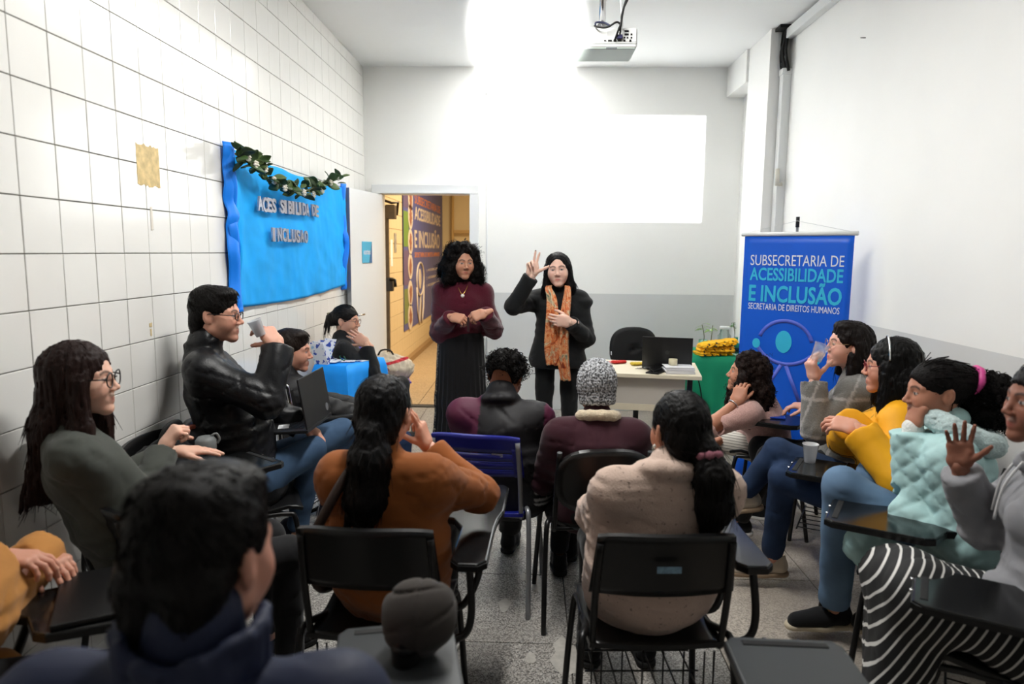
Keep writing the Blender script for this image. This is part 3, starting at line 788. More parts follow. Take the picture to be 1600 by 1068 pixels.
def vnormals(v, f):
    n = np.cross(v[f[:, 2]] - v[f[:, 0]], v[f[:, 3]] - v[f[:, 1]]); N = np.zeros_like(v)
    for k_ in range(4): np.add.at(N, f[:, k_], n)
    return N / (np.linalg.norm(N, axis=1)[:, None] + 1e-9)
CROWN = np.array([0, -.03, .125])
def strands(v, f, style, seed, n=420):
    """single locks lying on the hair surface, in head coordinates"""
    rs = np.random.RandomState(seed); N = vnormals(v, f)
    curly = style in ('afro', 'curly_long', 'puff', 'bald')
    ok = np.where((N[:, 2] > (-.3 if style in ('short', 'bald') else -.75)) & ((v[:, 2] > -.05) | (style not in ('short', 'bald'))))[0]
    I = rs.choice(ok, n); p = v[I] + N[I] * .0005; nn = N[I]
    if style == 'puff': curl_m = p[:, 1] < -.11
    else: curl_m = np.full(n, curly)
    if style in ('pony_back', 'pony_side', 'updo', 'puff'):
        tie = {'pony_back': (0, -.118, -.045), 'pony_side': (.03, -.118, -.04), 'updo': (0, -.13, .02), 'puff': (0, -.13, .03)}[style]
        fl = A3(tie) - p; low = (p[:, 2] < tie[2] - .01) | (p[:, 1] < -.12); fl[low] = (0, 0, -1)
    elif style == 'short': fl = (p - A3((0, -.06, .12))) * (1, 1, 1) + A3((.01, .03, -.02))
    else: fl = (p - CROWN) * (1, 1, 1.3) + A3((0, -.01, -.05))
    fl += rs.normal(size=(n, 3)) * .006 * (3 if style == 'short' else 1)
    fl /= np.linalg.norm(fl, axis=1)[:, None]
    K = 13 if curly else 6
    L = rs.uniform(.03, .06, n) if curly else rs.uniform(.03, .085, n) * (.3 if style == 'short' else 1)
    pts = np.zeros((K, n, 3)); q = p.copy()
    c0 = A3((0, -.014, .03)); r0 = np.linalg.norm(q - c0, axis=1)
    for k_ in range(K):
        pts[k_] = q
        t_ = fl - nn * (fl * nn).sum(1)[:, None]; t_ /= np.linalg.norm(t_, axis=1)[:, None] + 1e-9
        q = q + t_ * (L / (K - 1))[:, None]
        cap = q[:, 2] > -.02
        rr = np.linalg.norm(q - c0, axis=1); qs = c0 + (q - c0) * (r0 / rr)[:, None]
        q = np.where((cap & (not curly))[:, None], qs, q)
        nn = np.where((cap & (not curly))[:, None], (q - c0) / (np.linalg.norm(q - c0, axis=1)[:, None]), nn)
    t_ = fl - N[I] * (fl * N[I]).sum(1)[:, None]; t_ /= np.linalg.norm(t_, axis=1)[:, None] + 1e-9
    bn_ = np.cross(t_, N[I])
    if curly:
        ph = rs.uniform(0, 6.28, n); R_ = rs.uniform(.004, .010, n) * curl_m
        for k_ in range(K):
            a = ph + k_ * 1.3; pts[k_] += (N[I] * np.sin(a)[:, None] + bn_ * np.cos(a)[:, None]) * R_[:, None] + N[I] * .004 * curl_m[:, None]
    rad = (np.linspace(1, .35, K) if not curly else np.full(K, 1.0)) * (.0019 if curly else (.0011 if style == 'short' else .0015))
    bad = ((pts[:, :, 1] > .045) & (np.abs(pts[:, :, 0]) < .072) & (pts[:, :, 2] < .085)).any(0) if style not in ('short',) else np.zeros(n, bool)
    if style == 'curly_long': bad |= (pts[:, :, 2] < -.2).any(0)
    if style == 'bald': bad |= (np.linalg.norm(pts - A3((0, -.05, .12)), axis=2) < .05).any(0)
    keep = ~bad; pts = pts[:, keep]; I = I[keep]; bn_ = bn_[keep]; n = int(keep.sum())
    V_ = []
    for m_ in range(3):
        a = m_ * 2.0944; V_.append(pts + (N[I] * math.sin(a) + bn_ * math.cos(a))[None] * rad[:, None, None])
    V_ = np.stack(V_, 2)                      # K, n, 3, xyz
    idx = np.arange(K * n * 3).reshape(K, n, 3); F_ = []
    for m_ in range(3):
        a, b = idx[:, :, m_], idx[:, :, (m_ + 1) % 3]
        F_.append(np.stack([a[:-1], b[:-1], b[1:], a[1:]], -1).reshape(-1, 4))
    return V_.reshape(-1, 3).astype(f4), np.concatenate(F_)

# ------------------------------------------------------------------ figures
M_skin = mat('skin', attr=True, rough=0.5, bump=0.05, bscale=300, spec=0.4)
M_skin.node_tree.nodes['Principled BSDF'].inputs['Subsurface Weight'].default_value = .25
M_skin.node_tree.nodes['Principled BSDF'].inputs['Subsurface Radius'].default_value = (1.0, .4, .25)
M_skin.node_tree.nodes['Principled BSDF'].inputs['Subsurface Scale'].default_value = .012
M_hair = mat('hair', attr=True, rough=0.45, bump=0.5, bscale=120, stretch=(3, 3, .35), spec=0.16, var=.25, vscale=40)
M_curl = mat('curly_hair', attr=True, rough=0.6, bump=0.5, bscale=160, spec=0.12, var=.3, vscale=60)
M_cloth = mat('cloth', attr=True, rough=0.85, bump=0.12, bscale=600, spec=0.25, sheen=.1, var=.06, vscale=20)
M_knit = mat('knit', attr=True, rough=0.95, bump=0.9, bscale=170, spec=0.15, sheen=.3, var=.12, vscale=130)
M_denim = mat('denim', attr=True, rough=0.85, bump=0.3, bscale=500, spec=0.2, var=.16, vscale=7)
M_leather = mat('leather', attr=True, rough=0.4, bump=0.25, bscale=140, spec=0.32)
M_nylon = mat('nylon', attr=True, rough=0.64, bump=0.2, bscale=50, spec=0.4)
def speck_mat(name, c_attr, lo, hi, scale, dark, bumpd=.6):
    m = mat(name, attr=True, rough=.95, bump=bumpd, bscale=190, spec=.12, sheen=.2); nt = m.node_tree; b = nt.nodes['Principled BSDF']
    lk = b.inputs['Base Color'].links[0]; src = lk.from_socket
    tc = nt.nodes.new('ShaderNodeTexCoord'); nz = nt.nodes.new('ShaderNodeTexNoise'); nz.inputs['Scale'].default_value = scale; nz.inputs['Detail'].default_value = 3
    nt.links.new(tc.outputs['Object'], nz.inputs['Vector'])
    mr = nt.nodes.new('ShaderNodeMapRange'); mr.inputs[1].default_value = lo; mr.inputs[2].default_value = hi; mr.inputs[3].default_value = 1; mr.inputs[4].default_value = dark
    nt.links.new(nz.outputs['Fac'], mr.inputs[0])
    mx = nt.nodes.new('ShaderNodeVectorMath'); mx.operation = 'SCALE'; nt.links.new(src, mx.inputs[0]); nt.links.new(mr.outputs[0], mx.inputs['Scale']); nt.links.new(mx.outputs[0], b.inputs['Base Color'])
    return m
M_speck = speck_mat('speckled_knit', None, .64, .70, 75, .45)
M_melange = speck_mat('melange_knit', None, .42, .58, 120, .12, 1.0)
def stripe_mat(name, axis, period, width, c1, c2, rough=.8):
    m = bpy.data.materials.new(name); m.use_nodes = True; nt = m.node_tree; b = nt.nodes['Principled BSDF']; b.inputs['Roughness'].default_value = rough
    tc = nt.nodes.new('ShaderNodeTexCoord'); nz = nt.nodes.new('ShaderNodeTexNoise'); nz.inputs['Scale'].default_value = 3; nt.links.new(tc.outputs['Object'], nz.inputs['Vector'])
    dt = nt.nodes.new('ShaderNodeVectorMath'); dt.operation = 'DOT_PRODUCT'; dt.inputs[1].default_value = axis; nt.links.new(tc.outputs['Object'], dt.inputs[0])
    ad = nt.nodes.new('ShaderNodeMath'); ad.operation = 'MULTIPLY_ADD'; ad.inputs[1].default_value = .012; nt.links.new(nz.outputs['Fac'], ad.inputs[0]); nt.links.new(dt.outputs['Value'], ad.inputs[2])
    md = nt.nodes.new('ShaderNodeMath'); md.operation = 'FLOORED_MODULO'; md.inputs[1].default_value = period; nt.links.new(ad.outputs[0], md.inputs[0])
    lt = nt.nodes.new('ShaderNodeMath'); lt.operation = 'LESS_THAN'; lt.inputs[1].default_value = width; nt.links.new(md.outputs[0], lt.inputs[0])
    mx = nt.nodes.new('ShaderNodeMix'); mx.data_type = 'RGBA'; mx.inputs[6].default_value = (*lin(c1), 1); mx.inputs[7].default_value = (*lin(c2), 1)
    nt.links.new(lt.outputs[0], mx.inputs[0]); nt.links.new(mx.outputs[2], b.inputs['Base Color'])
    return m
M_rubber = mat('rubber', attr=True, rough=0.7, spec=.3)
M_lens = mat('lens_glass', (255, 255, 255), 0.02, trans=1.0, ior=1.02, alpha=.25)

def ik(a, t, l1, l2, pole):
    a, t = A3(a), A3(t); d = t - a; L = np.linalg.norm(d)
    if L > (l1 + l2) * .995: t = a + d / L * (l1 + l2) * .995; d = t - a; L = np.linalg.norm(d)
    x = (l1 * l1 - l2 * l2 + L * L) / (2 * L); hh = math.sqrt(max(l1 * l1 - x * x, 1e-6)); u = d / L
    pv = A3(pole); pv = unit(pv - u * (pv @ u))
    return a + u * x + pv * hh, t

def person(spec):
    """spec: pel, head (world), phi body yaw (0 = +Y, 90 = +X), hphi/hpitch/hroll; see calls"""
    g = spec.get
    s = g('s', 1.0); fem = g('fem', True)
    pel, hd = A3(g('pel')), A3(g('head'))
    ph = math.radians(g('phi')); F = A3((math.sin(ph), math.cos(ph), 0)); R = A3((math.cos(ph), -math.sin(ph), 0)); U = A3((0, 0, 1))
    HB = head_basis(g('hphi', g('phi')), g('hpitch', 0), g('hroll', 0))
    hs = s * g('hs', 1.0)
    wd, dp = g('wide', 1.0), g('deep', 1.0)
    origin = A3((pel[0], pel[1], 0))
    root = empty('person', tuple(origin), label=spec['label'], cat='person', group=g('group'))
    # spine
    nb = hd + (-.055 * F - .152 * unit(U + HB[2])) * hs * 1.0 + g('neck', A3((0, 0, 0)))
    sp = nb - pel
    waist = pel + sp * .38 + F * g('slump', -.02); chest = pel + sp * .74 + F * g('slump', -.02) * .6
    tw = math.radians(g('twist', 0)); RS = R * math.cos(tw) + F * math.sin(tw)       # shoulder line
    FS = np.cross(U, RS)
    sw = (.150 if fem else .172) * s * g('shw', 1.0)
    sdrop = .07 * s
    sh = {'R': nb + RS * sw - U * sdrop * g('sdr', 1.) + F * g('shf', 0), 'L': nb - RS * sw - U * sdrop * g('sdl', 1.) + F * g('shf', 0)}
    # arms
    ua, fa = .285 * s, .255 * s
    arms = {}
    for side in 'RL':
        a = dict(g('arm' + side, {}))
        sg = 1 if side == 'R' else -1
        wr = A3(a.get('w', pel + R * sg * .12 + F * .32 + U * .14))
        el, wr = ik(sh[side], wr, ua, fa, a.get('pole', -U * 1 + R * sg * .6 - F * .3))
        arms[side] = (sh[side], el, wr, a)
    # legs
    hip = {'R': pel + R * .09 * s - U * .0, 'L': pel - R * .09 * s}
    legs = {}
    for side in 'RL':
        l = dict(g('leg' + side, {})); sg = 1 if side == 'R' else -1
        if 'k' in l: kn, an = A3(l['k']), A3(l['a'])
        else:
            an = A3(l.get('a', pel + F * .42 * s + R * sg * .11 - U * (pel[2] - .09)))
            kn, an = ik(hip[side], an, .43 * s, .42 * s, l.get('pole', F + U * .6))
        legs[side] = (hip[side], kn, an, l)
    # ---- body: one mesh (head, neck, torso, limbs, hands)
    parts = []
    hv, hf, hm = head_mesh(('f' if fem else 'm') + ('l' if g('back') else 'h'))
    hc = paint_head(hm, g('skin'), g('haircol', (20, 16, 14)), g('lips', (150, 80, 75)), g('beard', 0), g('tache', 0), len(hv))
    if not g('nohead'): parts.append((hv @ HB * hs + hd, hf, hc))
    skin = A3(lin(g('skin')))
    q = .86
    bp = [RC(hd + (-.03 * HB[1] - .08 * HB[2]) * hs, nb, .045 * s, .05 * s, 0), RC(nb, chest, .06 * s, .08 * s, .03), EC(pel, waist, .12 * s * wd * q, .09 * s * dp * q, .11 * s * wd * q, .085 * s * dp * q, R, .03),
          EC(waist, chest, .11 * s * wd * q, .085 * s * dp * q, .12 * s * q, .09 * s * q, RS, .03), RC(sh['R'], sh['L'], .045 * s * q, None, .03)]
    for side in 'RL':
        a, e, w_, _ = arms[side]
        bp += [RC(a, e, .042 * s * q, .036 * s * q, .02), RC(e, e + (w_ - e) * .3, .037 * s * .95, .04 * s * .95, .02), RC(e + (w_ - e) * .3, w_, .04 * s * .95, .0265 * s, .02)]
        hp, k, an, _ = legs[side]
        if not g('skirt') or True:
            bp += [RC(hp, k, .075 * s * q, .05 * s * q, .03), RC(k, an, .05 * s * q, .034 * s, .02)]
    bv, bf = vol(bp, .018)
    parts.append((bv, bf, skin))
    for side in 'RL':
        a, e, w_, A = arms[side]
        if A.get('hide'): continue
        hvv, hff = hand_mesh(A.get('pose', 'relax'), side)
        dr = unit(A.get('dir', w_ - e)); pn = A3(A.get('palm', -U)); zb = -unit(pn - dr * (pn @ dr)); xb = np.cross(dr, zb)
        B = np.stack([xb, dr, zb])
        hcol = np.tile(skin, (len(hvv), 1))
        if A.get('nails'):
            tip = np.linalg.norm(hvv - A3((0, .05, 0)), axis=1) > .118; hcol[tip] = A3(lin(A['nails']))
        parts.append(((hvv * s * A.get('hs', 1.0)) @ B + w_, hff, hcol))
    v, f, c = merge(parts)
    npmesh('body', v, f, M_skin, root, origin, cols=c)
    info = dict(root=root, origin=origin, HB=HB, hd=hd, hs=hs, R=R, F=F, U=U, nb=nb, chest=chest, waist=waist, pel=pel, sh=sh, arms=arms, legs=legs, s=s, RS=RS, FS=FS)
    # ---- hair
    if g('hair'):
        hvv, hff = hair_mesh(g('hair'), g('seed', 1))
        sv_, sf_ = strands(hvv, hff, g('hair'), g('seed', 1) + 50, g('locks', 900 if g('hair') == 'short' else 420))
        hvv, hff, _c = merge([(hvv, hff, (1, 1, 1)), (sv_, sf_, (1, 1, 1))])
        npmesh('hair', hvv @ HB * hs + hd, hff, M_curl if g('hair') in ('afro', 'curly_long', 'puff', 'bald') else M_hair, root, origin, cols=np.tile(A3(lin(g('haircol', (20, 16, 14)))), (len(hvv), 1)))
    # ---- top
    T = g('top')
    if T:
        i = T.get('puff', 0.0)
        hw_ = T.get('hemw', 1.0)
        P = [EC(pel + U * T.get('hem', -.02), waist, (.155 + i) * s * wd * hw_, (.115 + i) * s * dp * hw_, (.14 + i) * s * wd, (.11 + i) * s * dp, R, 0),
             EC(waist, chest, (.14 + i) * s * wd, (.11 + i) * s * dp, (.138 + i) * s * (.5 + .5 * wd), (.108 + i) * s, RS, .04),
             EC(chest, nb - U * .045 * s, (.138 + i) * s * (.5 + .5 * wd), (.105 + i) * s, .085 * s, .06 * s, RS, .04),
             RC(nb - U * .03 * s, sh['R'] + U * .006, .062 * s, .05 * s + i, .05), RC(nb - U * .03 * s, sh['L'] + U * .006, .062 * s, .05 * s + i, .05)]
        if fem and g('bust', 1):
            for sg in (-1, 1): P.append(EL(chest + RS * sg * .065 * s + FS * .06 * s - U * .04 * s, (.07 * s, .06 * s, .07 * s), .06))
        if g('belly'): P.append(EL(waist + F * .05 - U * .02, A3((.15, .15, .15)) * g('belly'), .06))
        if T.get('ring'): P += [RC(nb + A3((T['ring'][0] * math.cos(a), T['ring'][0] * .9 * math.sin(a), .03 - .018 * math.sin(a - ph))) , nb + A3((T['ring'][0] * math.cos(a + .6), T['ring'][0] * .9 * math.sin(a + .6), .03 - .018 * math.sin(a + .6 - ph))), T['ring'][1], None, .012) for a in np.arange(0, 6.2, .6)]
        if g('backfat'): P.append(EL(waist - F * .02 - U * .05, A3((.2, .16, .2)) * g('backfat'), .06))
        if T.get('extra'): P += T['extra'](info)
        C = []
        colr = T.get('collar', .05)
        if colr: P.append(RC(nb - U * .02 - F * .0, nb + U * colr * .6 + unit(hd - nb) * colr * .4, .066 * s * (1 if fem else 1.13), .062 * s * (1 if fem else 1.13), .015))
        for side in 'RL':
            a, e, w_, A = arms[side]; k_ = A.get('sleeve', .93); e2 = e + (w_ - e) * k_
            r0, r1, r2 = (T.get('sl', (.054, .047, .039)))
            P += [RC(a, e, (r0 + i) * s, (r1 + i) * s, .07), RC(e, e2, (r1 + i) * s, (r2 + i) * s, .02)]
            if T.get('cuff', .003): P.append(RC(e2 - unit(w_ - e) * .045, e2, (r2 + i + T.get('cuff', .003)) * s, None, .003))
            C.append(HALF(e2, w_ - e, (r2 + i) * s * 1.5))
        wf = folds(g('seed', 1) * 7 + 3, T.get('lam', .10), T.get('amp', .004))
        qf = T.get('quilt')
        ew = [(arms[sd][1], unit(arms[sd][2] - arms[sd][0])) for sd in 'RL']
        def disp(p, wf=wf, qf=qf):
            d = wf(p)
            for e_, ax_e in ew:
                q_ = p - e_; w_e = np.exp(-(q_ ** 2).sum(1) / .0075)
                d = d + T.get('amp', .004) * 1.1 * w_e * (np.abs(np.sin(q_ @ ax_e * math.pi / .042 + 3 * q_[:, 2] * 4)) - .5)
            q_ = p - waist; hz = q_ @ unit(nb - pel); w_e = np.exp(-(hz / .09) ** 2)
            d = d + T.get('amp', .004) * 1.0 * w_e * (np.abs(np.sin(hz * math.pi / .055 + 6 * q_[:, 0] + 4 * q_[:, 1])) - .5)
            if qf:
                u_ = (p - pel) @ F; v_ = p[:, 2]; w2 = (p - pel) @ R
                a_ = (u_ * .8 + w2 * .6 + v_) * math.pi / qf; b_ = (u_ * .8 + w2 * .6 - v_) * math.pi / qf
                d = d * .4 - .011 * np.minimum(np.abs(np.sin(a_)), np.abs(np.sin(b_))) ** .45 + .004
            if T.get('rib'):
                d = d + T['rib'] * np.abs(np.sin(p[:, 2] * math.pi / .03))
            return d
        C.append(HALF(pel + U * (T.get('cut', -.13)), -U, .36))
        tv, tf = vol(P, T.get('h', .0095), disp, C)
        col = np.tile(A3(lin(T['col'])), (len(tv), 1))
        if T.get('paint'): col = T['paint'](tv, col, info)
        info['top'] = npmesh(T.get('name', 'jacket'), tv, tf, T.get('m', M_cloth), root, origin, cols=col)
    # ---- trousers or skirt
    B_ = g('bottom')
    if B_:
        i = B_.get('puff', 0)
        P = [EC(pel + R * .06, pel - R * .06, .11 * s * wd, .13 * s, .11 * s * wd, .13 * s, F, 0)]
        C = []
        if B_.get('skirt'):
            ks = [legs[x][1] for x in 'RL']; as_ = [legs[x][2] for x in 'RL']
            for side in 'RL': hp, k, an, _ = legs[side]; P += [RC(hp, k, .1 * s + i, .09 * s + i, .08), RC(k, an + U * B_.get('len', .1), .09 * s + i, .085 * s + i, .07)]
            P += [RC((hip['R'] + hip['L']) / 2, (ks[0] + ks[1]) / 2, .1, .09, .08), RC((ks[0] + ks[1]) / 2, (as_[0] + as_[1]) / 2 + U * B_.get('len', .1), .09 + i, .09 + i, .07)]
        else:
            for side in 'RL':
                hp, k, an, _ = legs[side]; a2 = an + (k - an) * B_.get('short', .06)
                P += [RC(hp, k, (.09 + i) * s * g('thigh', 1), (.066 + i) * s, .03), RC(k, a2, (.064 + i) * s, (.05 + i + B_.get('flare', 0)) * s, .015)]
                C.append(HALF(a2, an - k, .09))
        wf = folds(g('seed', 1) * 5 + 1, B_.get('lam', .09), B_.get('amp', .004))
        pv, pf = vol(P, .011, wf, C)
        col = np.tile(A3(lin(B_['col'])), (len(pv), 1))
        if B_.get('paint'): col = B_['paint'](pv, col, info)
        npmesh(B_.get('name', 'trousers'), pv, pf, B_.get('m', M_cloth), root, origin, cols=col)
    # ---- shoes
    S_ = g('shoes')
    if S_:
        (uv, uf), (sv, sf) = shoe_mesh('s')
        for side in 'RL':
            hp, k, an, l = legs[side]
            fd = unit(l.get('toe', F)); B = basis(fd) ; ss = s * S_.get('size', 1.0)
            base = an - B[2] * .085 * s - fd * .0
            o = npmesh('shoe', uv * ss @ B + base, uf, S_.get('m', M_cloth), root, origin, cols=np.tile(A3(lin(S_['col'])), (len(uv), 1)))
            npmesh('sole', sv * ss @ B + base, sf, M_rubber, o, origin, cols=np.tile(A3(lin(S_.get('sole', (220, 218, 212)))), (len(sv), 1)))
            if S_.get('lace'):
                b = MB()
                for q_ in range(5):
                    y = .03 + q_ * .018; z = .088 - q_ * .0062
                    b.tube([(A3(p_) * ss) @ B + base - origin for p_ in ((-.022, y, z - .008), (0, y + .004, z + .002), (.022, y, z - .008))], .0026, 6)
                b.build('laces', mat('lace_' + S_['lace'][0], S_['lace'][1], .8), o)
    # ---- spectacles
    G = g('glasses')
    if G:
        b = MB(); tr_ = lambda p: (A3(p) * hs) @ HB + hd - origin
        rr = G.get('r', (.023, .019)); lens = MB()
        for sg in (-1, 1):
            b.tube([tr_((sg * .033 + rr[0] * math.cos(t_), .101 - .004 * abs(math.cos(t_)), .0 + rr[1] * math.sin(t_))) for t_ in [2 * math.pi * k_ / 18 for k_ in range(18)]], G.get('w', .0016), 6, True)
            b.tube([tr_((sg * .056, .098, .006)), tr_((sg * .074, .07, .008)), tr_((sg * .082, -.005, .012)), tr_((sg * .08, -.02, .0))], G.get('w', .0016), 6)
        b.tube([tr_((-.011, .103, .005)), tr_((0, .106, .008)), tr_((.011, .103, .005))], G.get('w', .0016), 6)
        go = b.build('glasses', mat('specs_' + G.get('n', 'black'), G['col'], .3, metal=G.get('metal', 0)), root)
    return info
# ------------------------------------------------------------------ chairs
M_tablet = mat('tablet_black_laminate', (20, 21, 22), 0.16, spec=.6)
def board_poly(side):
    s = 1 if side == 'R' else -1
    P = [(.235, -.17), (.235, .08), (.20, .15), (.11, .18), (.09, .21), (.09, .49), (.11, .515), (.345, .515), (.365, .49), (.365, .24), (.35, .16), (.345, .08), (.345, -.17), (.32, -.2), (.26, -.2)]
    P = [(s * x, y) for x, y in P]
    return P if s > 0 else P[::-1]
def make_chair(label, loc, phi, m_shell=None, m_frame=None, tablet=None, rack=True, slots=False, padded=False, tz=.70, name='school_chair', group='classroom chairs', bh=.83, grey_tab=False):
    m_shell = m_shell or M_black_plastic; m_frame = m_frame or M_black_metal
    r = empty(name, (loc[0], loc[1], 0), -math.radians(phi), label, 'chair', group)
    if padded:
        MB().lathe([(.02, .0), (.17, .002), (.205, .02), (.215, .04), (.2, .055), (.12, .062), (.01, .06)], (0, 0, .41), 28).xf(Matrix.Diagonal((1.0, .98, 1, 1))).build('seat', m_shell, r)
    else:
        MB().grid(lambda u, v: ((u - .5) * .41, (v - .5) * .40, .452 - .018 * math.cos((v - .35) * 4.2) + .01 * (2 * u - 1) ** 2 - (.025 * max(0, v - .85) / .15 if v > .85 else 0)), 12, 12, .014).build('seat', m_shell, r)
    def bk(u, v):
        w_ = .43 - .03 * v; x = (u - .5) * w_
        return (x, -.215 - .045 * v - .035 * (1 - (2 * u - 1) ** 2), bh - .2 + v * (.2 - .012 * (2 * u - 1) ** 4))
    if padded:
        def bk(u, v):
            a = u * 2 * math.pi; q = v
            x = .2 * q * math.copysign(abs(math.cos(a)) ** .7, math.cos(a)); z = .14 * q * math.copysign(abs(math.sin(a)) ** .7, math.sin(a))
            return (x, -.235 - .03 * (1 - (x / .2) ** 2) - .12 * z, bh - .15 + z)
        MB().grid(bk, 28, 6, .03).build('backrest', m_shell, r)
    elif slots:
        o = MB().grid(lambda u, v: bk(u, .62 + v * .38), 14, 4, .014).build('backrest', m_shell, r)
        for k in range(3): MB().grid(lambda u, v: bk(u, .04 + k * .19 + v * .13), 14, 2, .014).build('slat', m_shell, o)
        for s in (-1, 1): MB().grid(lambda u, v: bk((.0 if s < 0 else .9) + u * .1, .02 + v * .7), 3, 8, .016).build('side_rib', m_shell, o)
    else:
        MB().grid(bk, 14, 8, .016).build('backrest', m_shell, r)
    for s in (-1, 1):
        MB().tube([(s * .195, -.17, .43), (s * .195, -.19, .47), (s * .196, -.225, bh - .2), (s * .19, -.262, bh - .03)], .011, 10, smooth=4).build('back_upright', m_frame, r)
        MB().tube([(s * .235, .2, 0), (s * .225, .185, .2), (s * .21, .165, .40), (s * .2, .13, .43), (s * .2, 0, .432)], .0115, 10, smooth=4).build('leg', m_frame, r)
        MB().tube([(s * .245, -.26, 0), (s * .24, -.225, .22), (s * .23, -.19, .44), (s * .215, -.15, .465), (s * .2, -.06, .44), (s * .2, 0, .432)], .0115, 10, smooth=4).build('leg', m_frame, r)
    MB().tube([(-.2, .0, .425), (.2, .0, .425)], .009, 8).tube([(-.2, -.16, .43), (.2, -.16, .43)], .009, 8).build('cross_bar', m_frame, r)
    if rack:
        b = MB()
        for k in range(6): b.tube([(-.16 + k * .064, -.15, .4), (-.16 + k * .064, -.15, .24), (-.16 + k * .064, .12, .24)], .003, 6)
        b.tube([(-.19, -.15, .4), (-.19, -.15, .235), (.19, -.15, .235), (.19, -.15, .4)], .004, 6).tube([(-.19, .12, .24), (.19, .12, .24)], .004, 6).tube([(-.19, 0, .24), (.19, 0, .24)], .003, 6)
        b.build('book_rack', m_frame, r)
    if tablet:
        s = 1 if tablet == 'R' else -1
        t = MB().prism(board_poly(tablet), tz - .016, tz, bevel=.005).build('writing_tablet', mat('tablet_grey', (52, 55, 57), .4) if grey_tab else M_tablet, r)
        MB().prism([(x * 1.0 + (x - s * .23) * .012, y + (y - .2) * .012) for x, y in board_poly(tablet)], tz - .024, tz - .006).build('edge_lip', M_black_plastic, t)
        MB().box((s * .228, .488, tz + .0005), (.2, .02, .004), bevel=.0018).build('pen_groove', M_black_matte, t)
        for q in (.06, .14): MB().tube([(s * .13 + s * q, .512, tz - .01), (s * .13 + s * q, .5235, tz - .01)], .006, 8).build('screw', M_chrome, t)
        MB().tube([(s * .20, .03, .435), (s * .25, .03, .45), (s * .29, .08, .52), (s * .30, .12, .62), (s * .30, .14, tz - .02)], .012, 10, smooth=5).build('tablet_strut', m_frame, r)
        MB().tube([(s * .22, -.19, .45), (s * .28, -.19, .47), (s * .30, -.18, .54), (s * .29, -.16, tz - .02)], .012, 10, smooth=5).build('arm_post', m_frame, r)
    return r
M_bluepl = mat('blue_plastic', (24, 30, 122), 0.35)
M_purple = mat('violet_plastic', (112, 96, 190), 0.4)
make_chair('black tablet-arm chair holding the woman in the rust-brown sweater', (-.46, 2.16), 2, tablet='R')
make_chair('black tablet-arm chair holding the woman in the beige sweater', (.385, 2.16), -3, tablet='R')
b = bpy.data.objects['school_chair.001']
MB().box((.0, -.297, .735), (.07, .002, .02), bevel=.0008).build('sticker', mat('sticker', (120, 150, 170), .4, var=.3, vscale=60), b)
make_chair('blue plastic chair with slotted back and grey frame in the middle row', (-.19, 3.2), 10, M_bluepl, M_greymetal, slots=True, rack=False)
MB().box((.1, -.262, .74), (.05, .002, .014)).build('sticker', mat('pale_sticker', (150, 152, 170), .5), bpy.data.objects['school_chair.002'])
make_chair('black chair under the person in the grey beanie', (.29, 3.06), -6, rack=False, padded=True)
make_chair('black chair of the blazer woman by the tiled wall, tablet on its far side', (-1.24, 2.3), 36, tablet='L', tz=.745)
make_chair('dark chair under the man in the leather jacket', (-1.29, 3.12), 66, rack=False)
make_chair('chair under the woman behind the blue table', (-1.32, 5.36), 28, M_bluepl, M_greymetal, rack=False)
make_chair('violet plastic chair with grey frame standing empty by the doorway', (-1.30, 6.22), 75, M_purple, M_greymetal, rack=False)
make_chair('black chair under the curly-haired woman in pink', (1.47, 4.14), -62, rack=False)
make_chair('black tablet-arm chair of the woman in the grey checked sweater, blue phone on it', (1.56, 3.52), -62, tablet='R')
make_chair('black round-seat chair under the woman in the yellow jacket', (1.58, 3.0), -58, rack=False, padded=True)
make_chair('black tablet-arm chair of the mint puffer woman, plastic cup on its tablet', (1.50, 2.56), -60, tablet='R')
make_chair('black tablet-arm chair of the hoodie woman, empty glossy tablet', (1.44, 2.02), -60, tablet='R')
make_chair('black tablet-arm chair nearest the camera on the right, tablet over the striped skirt', (1.43, 1.44), -60, tablet='R')
make_chair('empty chair at the bottom of the photo with a plain grey writing tablet', (.37, 1.08), 2, tablet='R', grey_tab=True)
make_chair('chair of the navy-jacket man with a dark cap on its tablet', (-.44, 1.06), -12, tablet='R', grey_tab=True)
make_chair('chair of the camel-coat person with a black folder on its tablet', (-1.31, 1.36), 66, tablet='L')

